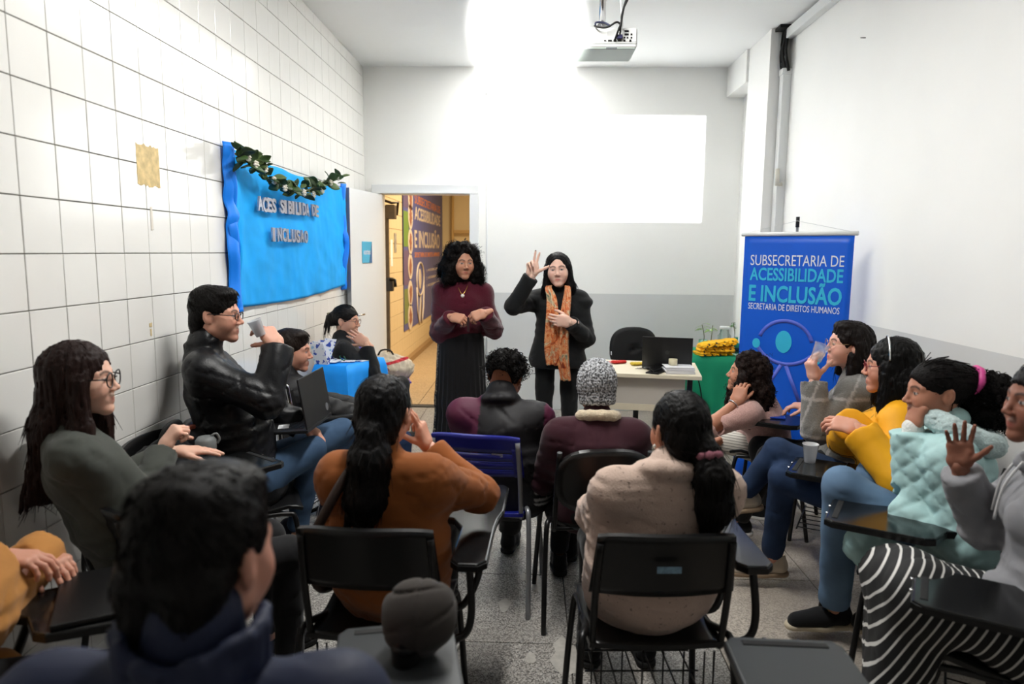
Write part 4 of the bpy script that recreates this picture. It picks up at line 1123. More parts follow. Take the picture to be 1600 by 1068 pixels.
# wheelchair
wc = empty('wheelchair', (-1.15, 3.88, 0), -math.radians(60), 'wheelchair with bright tubular armrests under the moustached man', 'wheelchair')
M_tyre = mat('tyre', (22, 22, 23), .8)
MB().box((0, 0, .44), (.42, .42, .03), bevel=.01).build('seat', M_black_matte, wc)
MB().grid(lambda u, v: ((u - .5) * .42, -.22 - .03 * v - .02 * math.sin(u * 3.14), .46 + v * .42), 8, 6, .012).build('backrest', M_black_matte, wc)
for s in (-1, 1):
    w_ = MB().tube([(s * .27, -.12 + .29 * math.cos(a), .30 + .29 * math.sin(a)) for a in [2 * math.pi * k / 40 for k in range(40)]], .013, 8, True).build('rear_wheel', M_tyre, wc)
    MB().tube([(s * .30, -.12 + .26 * math.cos(a), .30 + .26 * math.sin(a)) for a in [2 * math.pi * k / 40 for k in range(40)]], .007, 8, True).build('hand_rim', M_chrome, w_)
    b = MB()
    for k in range(14): b.tube([(s * .27, -.12, .3), (s * .27, -.12 + .28 * math.cos(k * .4488), .3 + .28 * math.sin(k * .4488))], .0018, 5)
    b.build('spokes', M_chrome, w_)
    MB().tube([(s * .24, -.12, .3), (s * .29, -.12, .3)], .022, 12).build('hub', M_chrome, w_)
    MB().tube([(s * .235, -.24, .3), (s * .235, -.25, .7), (s * .235, -.27, .88), (s * .235, -.28, .91), (s * .235, -.32, .91)], .011, 8, smooth=4).build('push_handle', M_chrome, wc)
    MB().tube([(s * .235, -.34, .91), (s * .235, -.28, .91)], .016, 10).build('grip', M_black_plastic, wc)
    MB().tube([(s * .235, -.22, .45), (s * .235, -.22, .66), (s * .235, -.15, .69), (s * .235, .16, .69), (s * .235, .23, .65), (s * .235, .26, .45), (s * .235, .3, .2)], .012, 8, smooth=4).build('armrest', M_chrome, wc)
    MB().box((s * .235, -.03, .71), (.05, .26, .03), bevel=.01).build('arm_pad', M_black_plastic, wc)
    MB().tube([(s * .235, .26, .45), (s * .2, .38, .3), (s * .19, .45, .12)], .011, 8).build('leg_tube', M_chrome, wc)
    MB().box((s * .12, .49, .105), (.15, .14, .012), bevel=.004).build('footplate', M_black_plastic, wc)
    MB().tube([(s * .22, .28 + .06 * math.cos(a), .07 + .06 * math.sin(a)) for a in [2 * math.pi * k / 20 for k in range(20)]], .014, 8, True).build('caster', M_tyre, wc)

# ------------------------------------------------------------------ desk, laptop and papers
M_beige = mat('cream_laminate', (222, 212, 188), .4, var=.02, vscale=12)
M_panel = mat('greige_panel', (196, 190, 180), .5)
fr, fl_ = V((1.243, 4.957, 0)), V((.47, 5.075, 0))
dx = (fr - fl_).normalized(); dy = V((-dx.y, dx.x, 0)); WD = (fr - fl_).length
DSK = Matrix(((dx.x, dy.x, 0, fl_.x), (dx.y, dy.y, 0, fl_.y), (0, 0, 1, 0), (0, 0, 0, 1)))
dk = link('desk', None); dk.matrix_world = DSK
tag(dk, 'small cream office desk with a panel front behind the audience', 'desk')
MB().box((WD / 2, .32, .725), (WD, .64, .03), bevel=.004).build('desk_top', M_beige, dk)
MB().box((WD / 2 - .03, .09, .60), (WD - .16, .018, .2), bevel=.002).build('front_panel', M_panel, dk)
MB().box((WD / 2 - .03, .088, .475), (WD - .16, .02, .05), bevel=.002).build('panel_rail', M_beige, dk)
for x in (.06, WD - .06):
    MB().box((x, .32, .36), (.04, .06, .7), bevel=.004).build('leg', M_black_metal, dk)
    MB().box((x, .32, .015), (.05, .56, .03), bevel=.006).build('foot', M_black_metal, dk)
def onto(z=.74): return lambda x, y: DSK @ V((x, y, z))
D_ = onto()
def place(o, p, rz=0): o.location = p; o.rotation_euler = (0, 0, rz); return o
M_lap = mat('laptop_black', (24, 24, 25), .38); M_screen = mat('screen_off', (8, 8, 9), .15); M_key = mat('key_black', (14, 14, 15), .5)
def laptop(label, p, rz, tilt=105, w=.36, d=.245, logo_pos=(0, .5), logo_r=.016):
    L = empty('laptop', tuple(p), rz, label, 'laptop', 'laptops')
    MB().box((0, 0, .009), (w, d, .016), bevel=.004).build('base', M_lap, L)
    k = MB()
    for i in range(13):
        for j in range(5): k.box((-w / 2 + .035 + i * .0235, -d / 2 + .11 + j * .0235, .0178), (.019, .019, .002))
    k.build('keyboard', M_key, L)
    MB().box((0, -d / 2 + .05, .0175), (.1, .06, .001)).build('touchpad', M_black_plastic, L)
    a = math.radians(tilt)
    T = Matrix.Translation((0, d / 2 - .004, .018)) @ Matrix.Rotation(-(math.pi - a) + math.pi, 4, 'X').inverted() if False else Matrix.Translation((0, d / 2 - .004, .018)) @ Matrix.Rotation(math.radians(90 - (tilt - 90)) - math.pi / 2, 4, 'X')
    lid = MB().box((0, .0, .12), (w, .008, .24), bevel=.003).xf(T).build('lid', M_lap, L)
    MB().box((0, -.0045, .122), (w - .02, .001, .215)).xf(T).build('screen', M_screen, lid)
    MB().lathe([(logo_r, 0), (logo_r, .0008)], (0, 0, 0), 24).xf(T @ Matrix.Translation((logo_pos[0], .0042, .24 * logo_pos[1])) @ Matrix.Rotation(-math.pi / 2, 4, 'X')).build('round_logo', mat('logo_' + str(int(logo_r * 1000)), (60, 60, 62) if logo_r < .017 else (150, 152, 156), .3, metal=.6), lid)
    return L
# desk laptop: lid back towards the room
rzd = math.atan2(dx.y, dx.x)
laptop('open black laptop on the cream desk, lid back facing the audience', D_(WD - .235, .36), rzd + math.pi - .05, tilt=101, w=.37)
# papers, tape, binder
def thing_mesh(mb, name, m, label, cat, M=None, group=None):
    if M is not None: mb.xf(M)
    return tag(mb.build(name, m), label, cat, group)
M_paper = mat('white_paper', (232, 232, 236), .7)
MM = lambda x, y, z=.74, r=0: DSK @ Matrix.Translation((x, y, z)) @ Matrix.Rotation(r, 4, 'Z')
ps = empty('paper_stack', (0, 0, 0), 0, 'thick stack of white printed sheets near the desk corner', 'papers'); ps.matrix_world = MM(WD - .16, .14, .74, .12)
for k in range(9): MB().box((random.uniform(-.006, .006), random.uniform(-.004, .004), .0035 + k * .0055), (.21, .16, .005), rot=random.uniform(-.03, .03)).build('sheaf', M_paper, ps)
bd = empty('clipboard_binder', (0, 0, 0), 0, 'black binder lying under the paper stack on the desk', 'binder'); bd.matrix_world = MM(WD - .31, .14, .74, -.35)
MB().box((0, 0, .006), (.1, .26, .012), bevel=.003).build('cover', M_black_plastic, bd); MB().box((-.01, .0, .026), (.05, .24, .012), rot=Matrix.Rotation(.5, 3, 'Y'), bevel=.003).build('flap', M_black_plastic, bd)
tp = MB().lathe([(.026, 0), (.032, 0), (.032, .045), (.026, .045)], seg=28)
thing_mesh(tp, 'tape_roll', mat('cream_tape', (224, 214, 180), .35), 'roll of cream packing tape standing on the paper stack', 'tape', MM(WD - .2, .16, .792))
for (x, y, c, nm, lb) in ((.18, .45, (190, 40, 34), 'red_pouch', 'small red pouch lying on the cream desk'), (.33, .40, (208, 178, 60), 'yellow_packet', 'small yellow packet beside the keys on the desk')):
    v_, f_ = vol([EC((-.05, 0, .012), (.05, .01, .012), .03, .012, .02, .01, (0, 1, 0), 0)], .004, waves(3, .03, .002))
    o = npmesh(nm, v_, f_, M_cloth, None, cols=np.tile(A3(lin(c)), (len(v_), 1))); o.matrix_world = MM(x, y, .742, .4); tag(o, lb, 'pouch')
ky = empty('key_bunch', (0, 0, 0), 0, 'bunch of keys and a small dongle on the desk front', 'keys'); ky.matrix_world = MM(.36, .22, .74, .2)
for k in range(4): MB().box((.02 * k - .03, .012 * math.sin(k * 2), .004 + k * .003), (.05, .012, .003), rot=k * .7).build('key', M_chrome, ky)
MB().tube([(.012 * math.cos(a) - .03, .012 * math.sin(a), .01) for a in [2 * math.pi * k / 14 for k in range(14)]], .0015, 6, True).build('ring', M_chrome, ky)
MB().box((.06, -.02, .009), (.06, .03, .016), bevel=.004).build('dongle', M_black_plastic, ky)
thing_mesh(MB().box((0, 0, .002), (.16, .11, .003)), 'leaflet', mat('leaflet_red', (196, 120, 118), .6), 'reddish leaflet at the far left of the desk', 'leaflet', MM(.12, .5, .74, .3))
thing_mesh(MB().tube([V((0, 0, 0)), V((.06, -.02, -.02)), V((.1, -.04, -.12)), V((.13, -.03, -.3)), V((.12, .05, -.5)), V((.2, .2, -.73))], .005, 8, smooth=6), 'laptop_cable', M_black_matte, 'black laptop cable drooping off the right of the desk', 'cable', MM(WD - .09, .35, .755))
# office chair behind the desk
oc = empty('office_chair', (.93, 5.95, 0), .1, 'black padded office chair pushed in behind the desk', 'chair')
def ob(u, v):
    a = u * 2 * math.pi; x = .2 * v * math.copysign(abs(math.cos(a)) ** .75, math.cos(a)); z = .19 * v * math.copysign(abs(math.sin(a)) ** .75, math.sin(a))
    return (x, .18 + .03 * (x / .2) ** 2, .78 + z)
MB().grid(ob, 32, 6, .05).build('backrest', M_black_matte, oc)
MB().box((.0, -.05, .45), (.44, .42, .07), bevel=.03).build('seat', M_black_matte, oc)
MB().tube([(0, .2, .66), (0, .22, .45), (0, .0, .4)], .018, 8).build('back_bar', M_black_metal, oc)
MB().tube([(0, 0, .08), (0, 0, .42)], .024, 10).build('column', M_black_metal, oc)
for k in range(5):
    a = k * 1.2566
    MB().tube([(0, 0, .09), (.26 * math.cos(a), .26 * math.sin(a), .06)], [.022, .014], 8).build('star_leg', M_black_plastic, oc)
    MB().tube([(.26 * math.cos(a), .26 * math.sin(a) - .012, .028), (.26 * math.cos(a), .26 * math.sin(a) + .012, .028)], .026, 12).build('castor', M_black_plastic, oc)
MB().box((-.2, .14, .74), (.004, .02, .03)).build('label_tab', M_paper, oc)

# ------------------------------------------------------------------ cloth-covered tables
def cloth_table(name, label, corner, e1, e2, w1, w2, z, zb, mcl, tabname='table'):
    """corner nearest the camera, e1/e2 edge directions"""
    e1, e2 = V(e1).normalized(), V(e2).normalized(); c = V(corner)
    r = empty(tabname, (c.x, c.y, 0), 0, label + ' (table underneath)' if False else label, 'table')
    ctr = e1 * w1 / 2 + e2 * w2 / 2
    MB().box((0, 0, 0), (w1, w2, .02)).xf(frame(ctr + V((0, 0, z - .014)), e1, e2)).build('table_top', M_beige, r)
    for a in (.06, w1 - .06):
        for b_ in (.06, w2 - .06):
            p = e1 * a + e2 * b_; MB().tube([(p.x, p.y, 0), (p.x, p.y, z - .02)], .014, 8).build('leg', M_greymetal, r)
    b = MB()
    per = [(0, 0), (w1, 0), (w1, w2), (0, w2)]; L = [w1, w2, w1, w2]; tot = 2 * (w1 + w2)
    def border(t):
        d_ = t * tot
        for k in range(4):
            if d_ <= L[k] or k == 3:
                q = min(d_ / L[k], 1); A_, B_ = per[k], per[(k + 1) % 4]
                x, y = A_[0] + (B_[0] - A_[0]) * q, A_[1] + (B_[1] - A_[1]) * q
                cxn, cyn = (x - w1 / 2) / (w1 / 2), (y - w2 / 2) / (w2 / 2); nx_, ny_ = math.copysign(abs(cxn) ** 8, cxn), math.copysign(abs(cyn) ** 8, cyn)
                return x, y, nx_, ny_, q
            d_ -= L[k]
    def fn(u, v):
        x, y, nx_, ny_, q = border(u)
        if v < 2.01 / 14:
            k = v / (2 / 14); x = w1 / 2 + (x - w1 / 2) * k; y = w2 / 2 + (y - w2 / 2) * k; zz = z + .006
        else:
            k = (v - 2 / 14) / (12 / 14); fold = .012 + k * (.02 + .02 * math.sin(u * tot * 26) + .012 * math.sin(u * tot * 47 + 1)) + .05 * k * (max(0, abs(q - .5) - .36) / .14)
            x += nx_ * fold; y += ny_ * fold; zz = z + .004 - (z - zb) * k
        p = e1 * x + e2 * y; return (p.x, p.y, zz)
    b.grid(fn, 96, 14)
    o = b.build('tablecloth', mcl); o.location = (c.x, c.y, 0)
    return r, o
M_bluecl = mat('blue_tnt_cloth', (10, 150, 246), .75, bump=.2, bscale=120, var=.06, vscale=8)
M_greencl = mat('green_cloth', (8, 150, 106), .7, bump=.15, bscale=150, var=.05, vscale=8)
r, o = cloth_table('table', 'small square table hidden beneath the bright blue cloth', (-1.285, 4.76, 0), (.33, .94, 0), (-.94, .33, 0), .5, .27, .80, .08, M_bluecl)
tag(o, 'bright blue cloth draped over the small table by the left wall', 'tablecloth')
BT = frame((-1.285, 4.76, .804), (.33, .94, 0), (-.94, .33, 0))
r, o = cloth_table('table', 'table hidden beneath the green cloth beside the banner', (1.30, 5.98, 0), (.99, -.03, 0), (.03, .99, 0), .50, .6, .73, .16, M_greencl)
tag(o, 'green cloth draped over the table beside the banner', 'tablecloth')
# flyers, ribbons and a pen stand on the blue table
M_fly = mat('flyer_print', (222, 224, 232), .5, var=.0)
def flyer_mat():
    m = bpy.data.materials.new('printed_flyer'); m.use_nodes = True; nt = m.node_tree; b = nt.nodes['Principled BSDF']
    tc = nt.nodes.new('ShaderNodeTexCoord'); n = nt.nodes.new('ShaderNodeTexNoise'); n.inputs['Scale'].default_value = 22; n.inputs['Detail'].default_value = 2
    nt.links.new(tc.outputs['Object'], n.inputs['Vector'])
    cr = nt.nodes.new('ShaderNodeValToRGB'); cr.color_ramp.interpolation = 'CONSTANT'; e = cr.color_ramp.elements
    e[0].position = 0; e[0].color = (*lin((40, 74, 170)), 1); e[1].position = .4; e[1].color = (*lin((228, 230, 236)), 1)
    k = e.new(.62); k.color = (*lin((150, 190, 220)), 1)
    nt.links.new(n.outputs['Fac'], cr.inputs[0]); nt.links.new(cr.outputs[0], b.inputs['Base Color']); b.inputs['Roughness'].default_value = .45
    return m
M_flyer = flyer_mat()
FLB = ['flat blue-and-white flyer on the blue table, %s' % s for s in ('nearest the room', 'second along the front edge', 'in the middle', 'by the far corner', 'half under the ribbons', 'close to the wall')]
for k, (x, y, rz) in enumerate(((.40, .08, .3), (.30, .05, -.2), (.22, .13, .5), (.42, .2, -.4), (.14, .2, .1), (.3, .26, .8))):
    thing_mesh(MB().box((0, 0, .001 + k * .002), (.15, .1, .0018), rot=rz), 'flyer', M_flyer, FLB[k], 'flyer', BT @ Matrix.Translation((x, y, .005)), 'flyers on the blue table')
for k, (x, y, rz, tl) in enumerate(((.05, .22, .4, .3), (.16, .27, .2, .45))):
    thing_mesh(MB().box((0, 0, .085), (.115, .004, .17), rot=Matrix.Rotation(tl, 3, 'X')).box((0, .06, .08), (.11, .004, .165), rot=Matrix.Rotation(-tl, 3, 'X')), 'tent_card', M_flyer, ('upright folded card nearest the wheelchair on the blue table', 'upright folded card leaning beside the ribbons')[k], 'card', BT @ Matrix.Translation((x, y, .004)) @ Matrix.Rotation(rz + 1.2, 4, 'Z'), 'folded cards on the blue table')
for k in range(5):
    c = ((20, 90, 60), (30, 80, 190), (30, 60, 160), (60, 150, 210), (24, 100, 70))[k]
    pts = [V((.025 * math.cos(a * 1.3 + k) + .03 * a / 6, .03 * math.sin(a * 1.7 + k), .012 + .012 * math.sin(a * 2 + k))) for a in [q * .5 for q in range(13)]]
    thing_mesh(MB().tube(pts, .004, 6, smooth=3), 'ribbon_coil', mat('ribbon%d' % k, c, .4), ('dark green', 'royal blue', 'deep blue', 'sky blue', 'bottle green')[k] + ' ribbon coil among the flyers on the blue table', 'ribbon', BT @ Matrix.Translation((.2 + .035 * k, .17 + .02 * (k % 3), .014)), 'ribbons on the blue table')
# ------------------------------------------------------------------ banner stand
Lp, Rp = V(at(1164, 372, 4.62)), V(at(1336, 362, 4.18))
ex = V((Rp.x - Lp.x, Rp.y - Lp.y, 0)); WB = ex.length; ex.normalize(); zt = (Lp.z + Rp.z) / 2
BN = frame((Lp.x, Lp.y, zt), ex, (0, 0, 1))       # x along the banner, y up, z towards the room? 
nz_ = BN.col[2].to_3d()
bn = empty('banner_stand', (0, 0, 0), 0, 'blue printed banner hanging from a pole stand near the right wall', 'banner'); bn.matrix_world = BN
sgn = 1 if nz_.y < 0 else -1
M_ban = mat('banner_vinyl', (4, 92, 214), .42, var=.05, vscale=2, bump=.1, bscale=5)
HB_ = zt - .12
MB().grid(lambda u, v: (u * WB, -HB_ * (1 - v), sgn * .0012 * math.sin(u * 5 + v * 3)), 16, 30, .003).build('banner_sheet', M_ban, bn)
MB().tube([(-.02, .008, 0), (WB + .02, .008, 0)], .013, 12).build('top_rod', M_white_plastic, bn)
MB().tube([(-.02, -HB_, 0), (WB + .02, -HB_, 0)], .013, 12).build('bottom_rod', M_white_plastic, bn)
MB().tube([(WB * .47, -zt + .01, -sgn * .05), (WB * .47, .1, -sgn * .05)], .009, 10).build('pole', M_greymetal, bn)
MB().tube([(WB * .47, .05, -sgn * .05), (WB * .47, .115, -sgn * .05)], .012, 10).build('pole_tip', M_black_plastic, bn)
MB().tube([(0, .015, 0), (WB * .47, .09, -sgn * .04), (WB, .015, 0)], .0015, 5).build('string', M_white_plastic, bn)
for s in (-1, 0, 1): MB().tube([(WB * .47, -zt + .16, -sgn * .05), (WB * .47 + s * .2, -zt + .012, -sgn * .05 - (.12 if s == 0 else -.14) * sgn)], .008, 8).build('stand_foot', M_greymetal, bn)
M_twhite = mat('print_white', (226, 230, 240), .5); M_tcyan = mat('print_cyan', (52, 186, 224), .5); M_tviol = mat('print_violet', (82, 100, 206), .5)
k = WB / 170
def BM(x, y): return Matrix.Translation((x * k, -y * k, sgn * .0018)) @ (Matrix.Identity(4) if sgn > 0 else Matrix.Rotation(math.pi, 4, 'Y'))
text('banner_lettering', 'SUBSECRETARIA DE', M_twhite, BM(12, 48), 17.5 * k * 1.4, bn, width=146 * k, depth=.0006)
text('banner_lettering', 'ACESSIBILIDADE', M_tcyan, BM(12, 72), 20.5 * k * 1.4, bn, width=146 * k, bold=.02, depth=.0006)
text('banner_lettering', 'E INCLUSÃO', M_tcyan, BM(12, 106), 26 * k * 1.4, bn, width=146 * k, bold=.025, depth=.0006)
text('banner_lettering', 'SECRETARIA DE DIREITOS HUMANOS', M_twhite, BM(12, 120), 10.5 * k * 1.4, bn, width=144 * k, depth=.0006)
def flat_path(pts, wdt, m, nm):
    b = MB()
    def fn(u, v):
        i = min(int(u * (len(pts) - 1)), len(pts) - 2); q = u * (len(pts) - 1) - i
        a, c = V((*pts[i], 0)), V((*pts[i + 1], 0)); t_ = (c - a).normalized(); n_ = V((-t_.y, t_.x, 0)); p = a + (c - a) * q + n_ * (v - .5) * wdt
        return (p.x * k, -p.y * k, sgn * .0018)
    b.grid(fn, (len(pts) - 1) * 1, 1, .0008); return b.build(nm, m, bn)
arc = lambda cx, cy, rx, ry, a0, a1, n=24: [(cx + rx * math.cos(math.radians(a0 + (a1 - a0) * i / n)), cy + ry * math.sin(math.radians(a0 + (a1 - a0) * i / n))) for i in range(n + 1)]
flat_path(arc(76, 178, 44, 42, 200, 345), 6, M_tviol, 'emblem_arc'); flat_path(arc(78, 160, 52, 46, 160, 40), 6, M_tviol, 'emblem_arc')
flat_path([(72, 208), (42, 262)], 6, M_tviol, 'emblem_leg'); flat_path([(80, 208), (108, 272)], 6, M_tviol, 'emblem_leg')
for (cx, cy, rx, ry) in ((74, 170, 13, 18), (29, 176, 6.5, 8), (128, 190, 6.5, 11)):
    MB().prism([(cx * k + rx * k * math.cos(a), -cy * k + ry * k * math.sin(a)) for a in [2 * math.pi * q / 28 for q in range(28)]], 0, .0012, Matrix.Translation((0, 0, sgn * .0018))).build('emblem_dot', M_tcyan, bn)
# ------------------------------------------------------------------ blue wall drape with letters and garland
M_drape = mat('blue_drape', (6, 168, 250), .85, bump=.35, bscale=14, var=.1, vscale=5)
dr = empty('wall_drape', (XL, 3.85, 0), 0, 'bright blue fabric panel pinned to the tiled wall', 'wall hanging')
Y0, Y1, Z0, Z1 = 3.86, 6.14, 1.30, 2.16
wv = waves(41, .7, .006, 5, False); wv2 = waves(42, .3, .0022, 6, True)
def dfn(u, v):
    y = Y0 + (Y1 - Y0) * u; z = Z0 + (Z1 - Z0) * v
    z += -.03 * math.sin(u * math.pi) * (1 - v) + (.006 * math.sin(u * 23) * v) + .02 * (u - .5) * (1 - v) - .03 * v * (4 * u * (1 - u)) * .6
    p = np.array([[y * .6 + z * .5, z, y]]); d_ = float(wv(p)[0] + wv2(p)[0])
    edge = max(0, .07 - u) / .07 + max(0, u - .95) / .05
    d_ += edge * .03 * abs(math.sin(u * 160 + z * 3))
    return (.022 + d_ + .01 * math.sin(v * math.pi), y - 3.85, z)
MB().grid(dfn, 110, 46, .002).build('fabric', M_drape, dr)
def strip(y0, wd_, seed, nm):
    ww = waves(seed, .3, .012, 4, False)
    MB().grid(lambda u, v: (.02 + .035 * math.sin(u * math.pi) + float(ww(np.array([[u * .05, 0, v]]))[0]), y0 + wd_ * u + float(ww(np.array([[0, .3, v * .9]]))[0]) - 3.85, Z0 - .03 + .9 * v - .02 * math.sin(v * 11)), 10, 40, .002).build(nm, mat('blue_drape_deep', (8, 130, 246), .5), dr)
strip(3.77, .12, 5, 'gathered_edge'); strip(6.08, .09, 6, 'gathered_edge'); strip(3.80, .08, 8, 'gathered_edge')
M_glit = mat('silver_glitter', (176, 178, 190), .3, metal=.5, var=.35, vscale=300)
def onwall(px, py, off=.055):
    d = MROT @ np.array([(px - CPX) / FPX, (CPY - py) / FPX, -1.0]); t_ = (XL + off) / d[0]; return np.array([0, 0, CAMZ]) + d * t_
def wall_letters(word, p0, p1, hpx, lab):
    n = len(word); a, b_ = onwall(*p0), onwall(*p1)
    for i, ch in enumerate(word):
        if ch == ' ': continue
        q = a + (b_ - a) * (i / (n - 1)); M = frame((XL + .06, q[1], q[2]), (0, 1, random.uniform(-.06, .06)), (0, 0, 1))
        o = text('foam_letter', ch, M_glit, M, .115, None, width=.078 if ch != 'I' else .045, bold=.035, depth=.006)
        prev = word[:i].replace(' ', ''); tag(o, ('silver glitter foam letter %s starting the row %s' % (ch, lab)) if not prev else 'silver glitter foam letter %s right after %s in the row %s' % (ch, prev[-2:], lab), 'letter', 'foam letters on the blue drape')
wall_letters('ACES SIBILIDA DE', (401, 328), (491, 337), 0, 'spelling accessibility'); wall_letters('INCLUSAO', (424, 376), (474, 378), 0, 'spelling inclusion')
gl = empty('garland', (XL, 3.95, 2.1), 0, 'leafy green garland with white flowers swagged across the blue drape', 'garland')
gp = [V(onwall(*p, .1)) for p in ((368, 240), (385, 252), (402, 264), (420, 280), (440, 292), (460, 298), (480, 297), (497, 289), (512, 282), (527, 280))]
gp = catmull(gp, 6); go_ = V((XL, 3.95, 2.1))
MB().tube([p - go_ for p in gp], .006, 6).build('vine', mat('vine', (70, 74, 40), .7), gl)
M_leaf = [mat('leaf_%d' % i, c, .5) for i, c in enumerate(((58, 84, 40), (44, 66, 34), (84, 104, 58)))]
lme = []
for m_ in M_leaf:
    q = MB().grid(lambda u, v: ((v - .5) * .052 * math.sin(math.pi * min(max(u, .02), .98)) ** .8, u * .085, .010 * math.sin(u * 3) - .012 * abs(v - .5)), 6, 4, .0012).build('leaf', m_); lme.append(q.data); bpy.data.objects.remove(q)
for i in range(110):
    p = gp[int(i / 110 * len(gp))] - go_; o = link('leaf', lme[i % 3], gl, p + V((random.uniform(0, .03), random.uniform(-.03, .03), random.uniform(-.03, .03))))
    o.rotation_euler = (random.uniform(-.8, 1.2), random.uniform(-1.2, 1.2), random.uniform(0, 6.28)); o.scale = [random.uniform(.7, 1.2)] * 3
for i in range(11):
    p = gp[int((i + .5) / 11 * (len(gp) - 1))] - go_ + V((.035, random.uniform(-.02, .02), random.uniform(-.04, .02)))
    b = MB()
    for q in range(6):
        a = q * 1.047; b.lathe([(.002, -.01), (.014, 0), (.002, .01)], (p.x + .012, p.y + .016 * math.cos(a), p.z + .016 * math.sin(a)), 8)
    b.lathe([(.002, -.008), (.010, 0), (.002, .008)], (p.x + .02, p.y, p.z), 8); b.build('flower', mat('white_flower', (226, 220, 206), .7), gl, smooth=True)
# door sign
sg_ = empty('door_sign', (0, 0, 0), 0, 'light blue room sign fixed to the open white door', 'sign'); SM = DM @ Matrix.Translation((.42, .0185, 1.6)) @ Matrix.Rotation(math.pi / 2, 4, 'X') @ Matrix.Rotation(math.pi, 4, 'Y')
sg_.matrix_world = SM
MB().box((0, 0, .003), (.22, .2, .006), bevel=.002).build('plate', mat('sign_blue', (72, 178, 216), .35), sg_)
MB().prism([(.04, -.1), (.11, -.1), (.11, .1)], .0, .0068).build('corner_mark', mat('sign_navy', (50, 100, 150), .4), sg_)
text('sign_lettering', 'AUDITÓRIO', M_twhite, Matrix.Translation((-.09, -.02, .0072)), .05, sg_, width=.16, bold=.02, depth=.0006)
# ------------------------------------------------------------------ corridor mural, pipes, door hardware
def oncor(px, py):
    d = MROT @ np.array([(px - CPX) / FPX, (CPY - py) / FPX, -1.0]); t_ = (CX0 + .004) / d[0]; return np.array([0, 0, CAMZ]) + d * t_
mu = empty('corridor_mural', (CX0, 9.6, 0), 0, 'large printed mural on the tiled corridor wall beyond the door', 'poster')
mu.location.x = CX0 + .004; mo = V((CX0 + .004, 9.6, 0)); m0, m1 = oncor(631, 518), oncor(691, 470)
M_mur = mat('mural_navy', (84, 90, 150), .5, var=.04, vscale=2); y_l, y_r = m0[1] - 9.6, m1[1] - 9.6
zb_ = m0[2]
MB().box((.006, (y_l + y_r) / 2, (zb_ + 3.2) / 2), (.006, y_r - y_l, 3.2 - zb_)).build('printed_sheet', M_mur, mu)
for i, c in enumerate(((116, 130, 78), (104, 86, 122), (108, 140, 66), (98, 84, 118))):
    MB().box((.0095, y_l + .22, zb_ + .35 + .55 * i), (.003, .42, .5)).build('colour_block', mat('mural_block%d' % i, c, .5), mu)
M_mw = mat('mural_cream', (216, 200, 184), .5); M_mo = mat('mural_orange', (220, 130, 60), .5); M_mi = mat('mural_icon', (150, 96, 80), .5)
for i, py in enumerate((310, 338, 378, 416, 458, 495)):
    p = oncor(640, py); b = MB(); yy, zz = p[1] - 9.6, p[2]
    b.prism([(yy + .19 * math.cos(a), zz + .19 * math.sin(a)) for a in [2 * math.pi * q / 28 for q in range(28)]], .0, .012, Matrix(((0, 0, 1, .004), (1, 0, 0, 0), (0, 1, 0, 0), (0, 0, 0, 1)))).build('round_icon', M_mw, mu)
    MB().prism([(yy + (.1 + .03 * math.sin(q * (3 + i))) * math.cos(q * .2244), zz + (.12 + .03 * math.cos(q * (2 + i))) * math.sin(q * .2244)) for q in range(28)], .0, .0145, Matrix(((0, 0, 1, .004), (1, 0, 0, 0), (0, 1, 0, 0), (0, 0, 0, 1)))).build('icon_mark', M_mi, mu)
def mtext(s_, px0, py0, px1, hpx, m, bold=0.0):
    a, b_ = oncor(px0, py0), oncor(px1, py0); top = oncor(px0, py0 - hpx)
    M = frame((CX0 + .014, a[1], a[2]), (0, 1, 0), (0, 0, 1)); M.translation -= mo
    text('mural_lettering', s_, m, M, (top[2] - a[2]) * 1.42, mu, width=b_[1] - a[1], bold=bold, depth=.001)
mtext('SUBSECRETARIA DE', 647, 317, 687, 14, M_mo); mtext('ACESSIBILIDADE', 647, 342, 687, 20, M_mw, .02); mtext('E INCLUSÃO', 647, 386, 686, 27, M_mw, .02)
mtext('SECRETARIA DE DIREITOS HUMANOS', 647, 402, 686, 8, M_mo)
for i, py in enumerate((424, 436, 448)): mtext('|  ACESSIBILIDADE  |', 666, py, 686, 4, M_mw)
p = oncor(655, 452); yy, zz = p[1] - 9.6, p[2]
PX = Matrix(((0, 0, 1, .006), (1, 0, 0, 0), (0, 1, 0, 0), (0, 0, 0, 1)))
b = MB().tube([PX @ V((yy + .36 * math.cos(a), zz + .17 + .26 * math.sin(a), .014)) for a in [2 * math.pi * q / 30 for q in range(30)]], .014, 6, True).tube([PX @ V((yy - .36, zz + .05, .014)), PX @ V((yy - .3, zz - .3, .014)), PX @ V((yy - .12, zz - .55, .014)), PX @ V((yy, zz - .1, .014)), PX @ V((yy + .12, zz - .55, .014)), PX @ V((yy + .3, zz - .3, .014)), PX @ V((yy + .36, zz + .05, .014))], .014, 6)
b.build('figure_emblem', M_mw, mu); MB().prism([(yy + .12 * math.cos(a), zz + .17 + .16 * math.sin(a)) for a in [2 * math.pi * q / 24 for q in range(24)]], 0, .012, PX).build('emblem_dot', M_mw, mu)
M_rust = mat('old_grey_metal', (112, 98, 82), .5, metal=.4, var=.2, vscale=10)
ph = empty('corridor_door_hardware', (-1.50, 7.5, 0), 0, 'grey closer box, rail and lock of the corridor door at the doorway edge', 'door closer')
hw = lambda px, py, Y: V(at(px, py, Y)) - V((-1.50, 7.5, 0))
MB().box(hw(611, 331, 7.6), (.10, .12, .15), bevel=.008).build('closer_box', M_rust, ph)
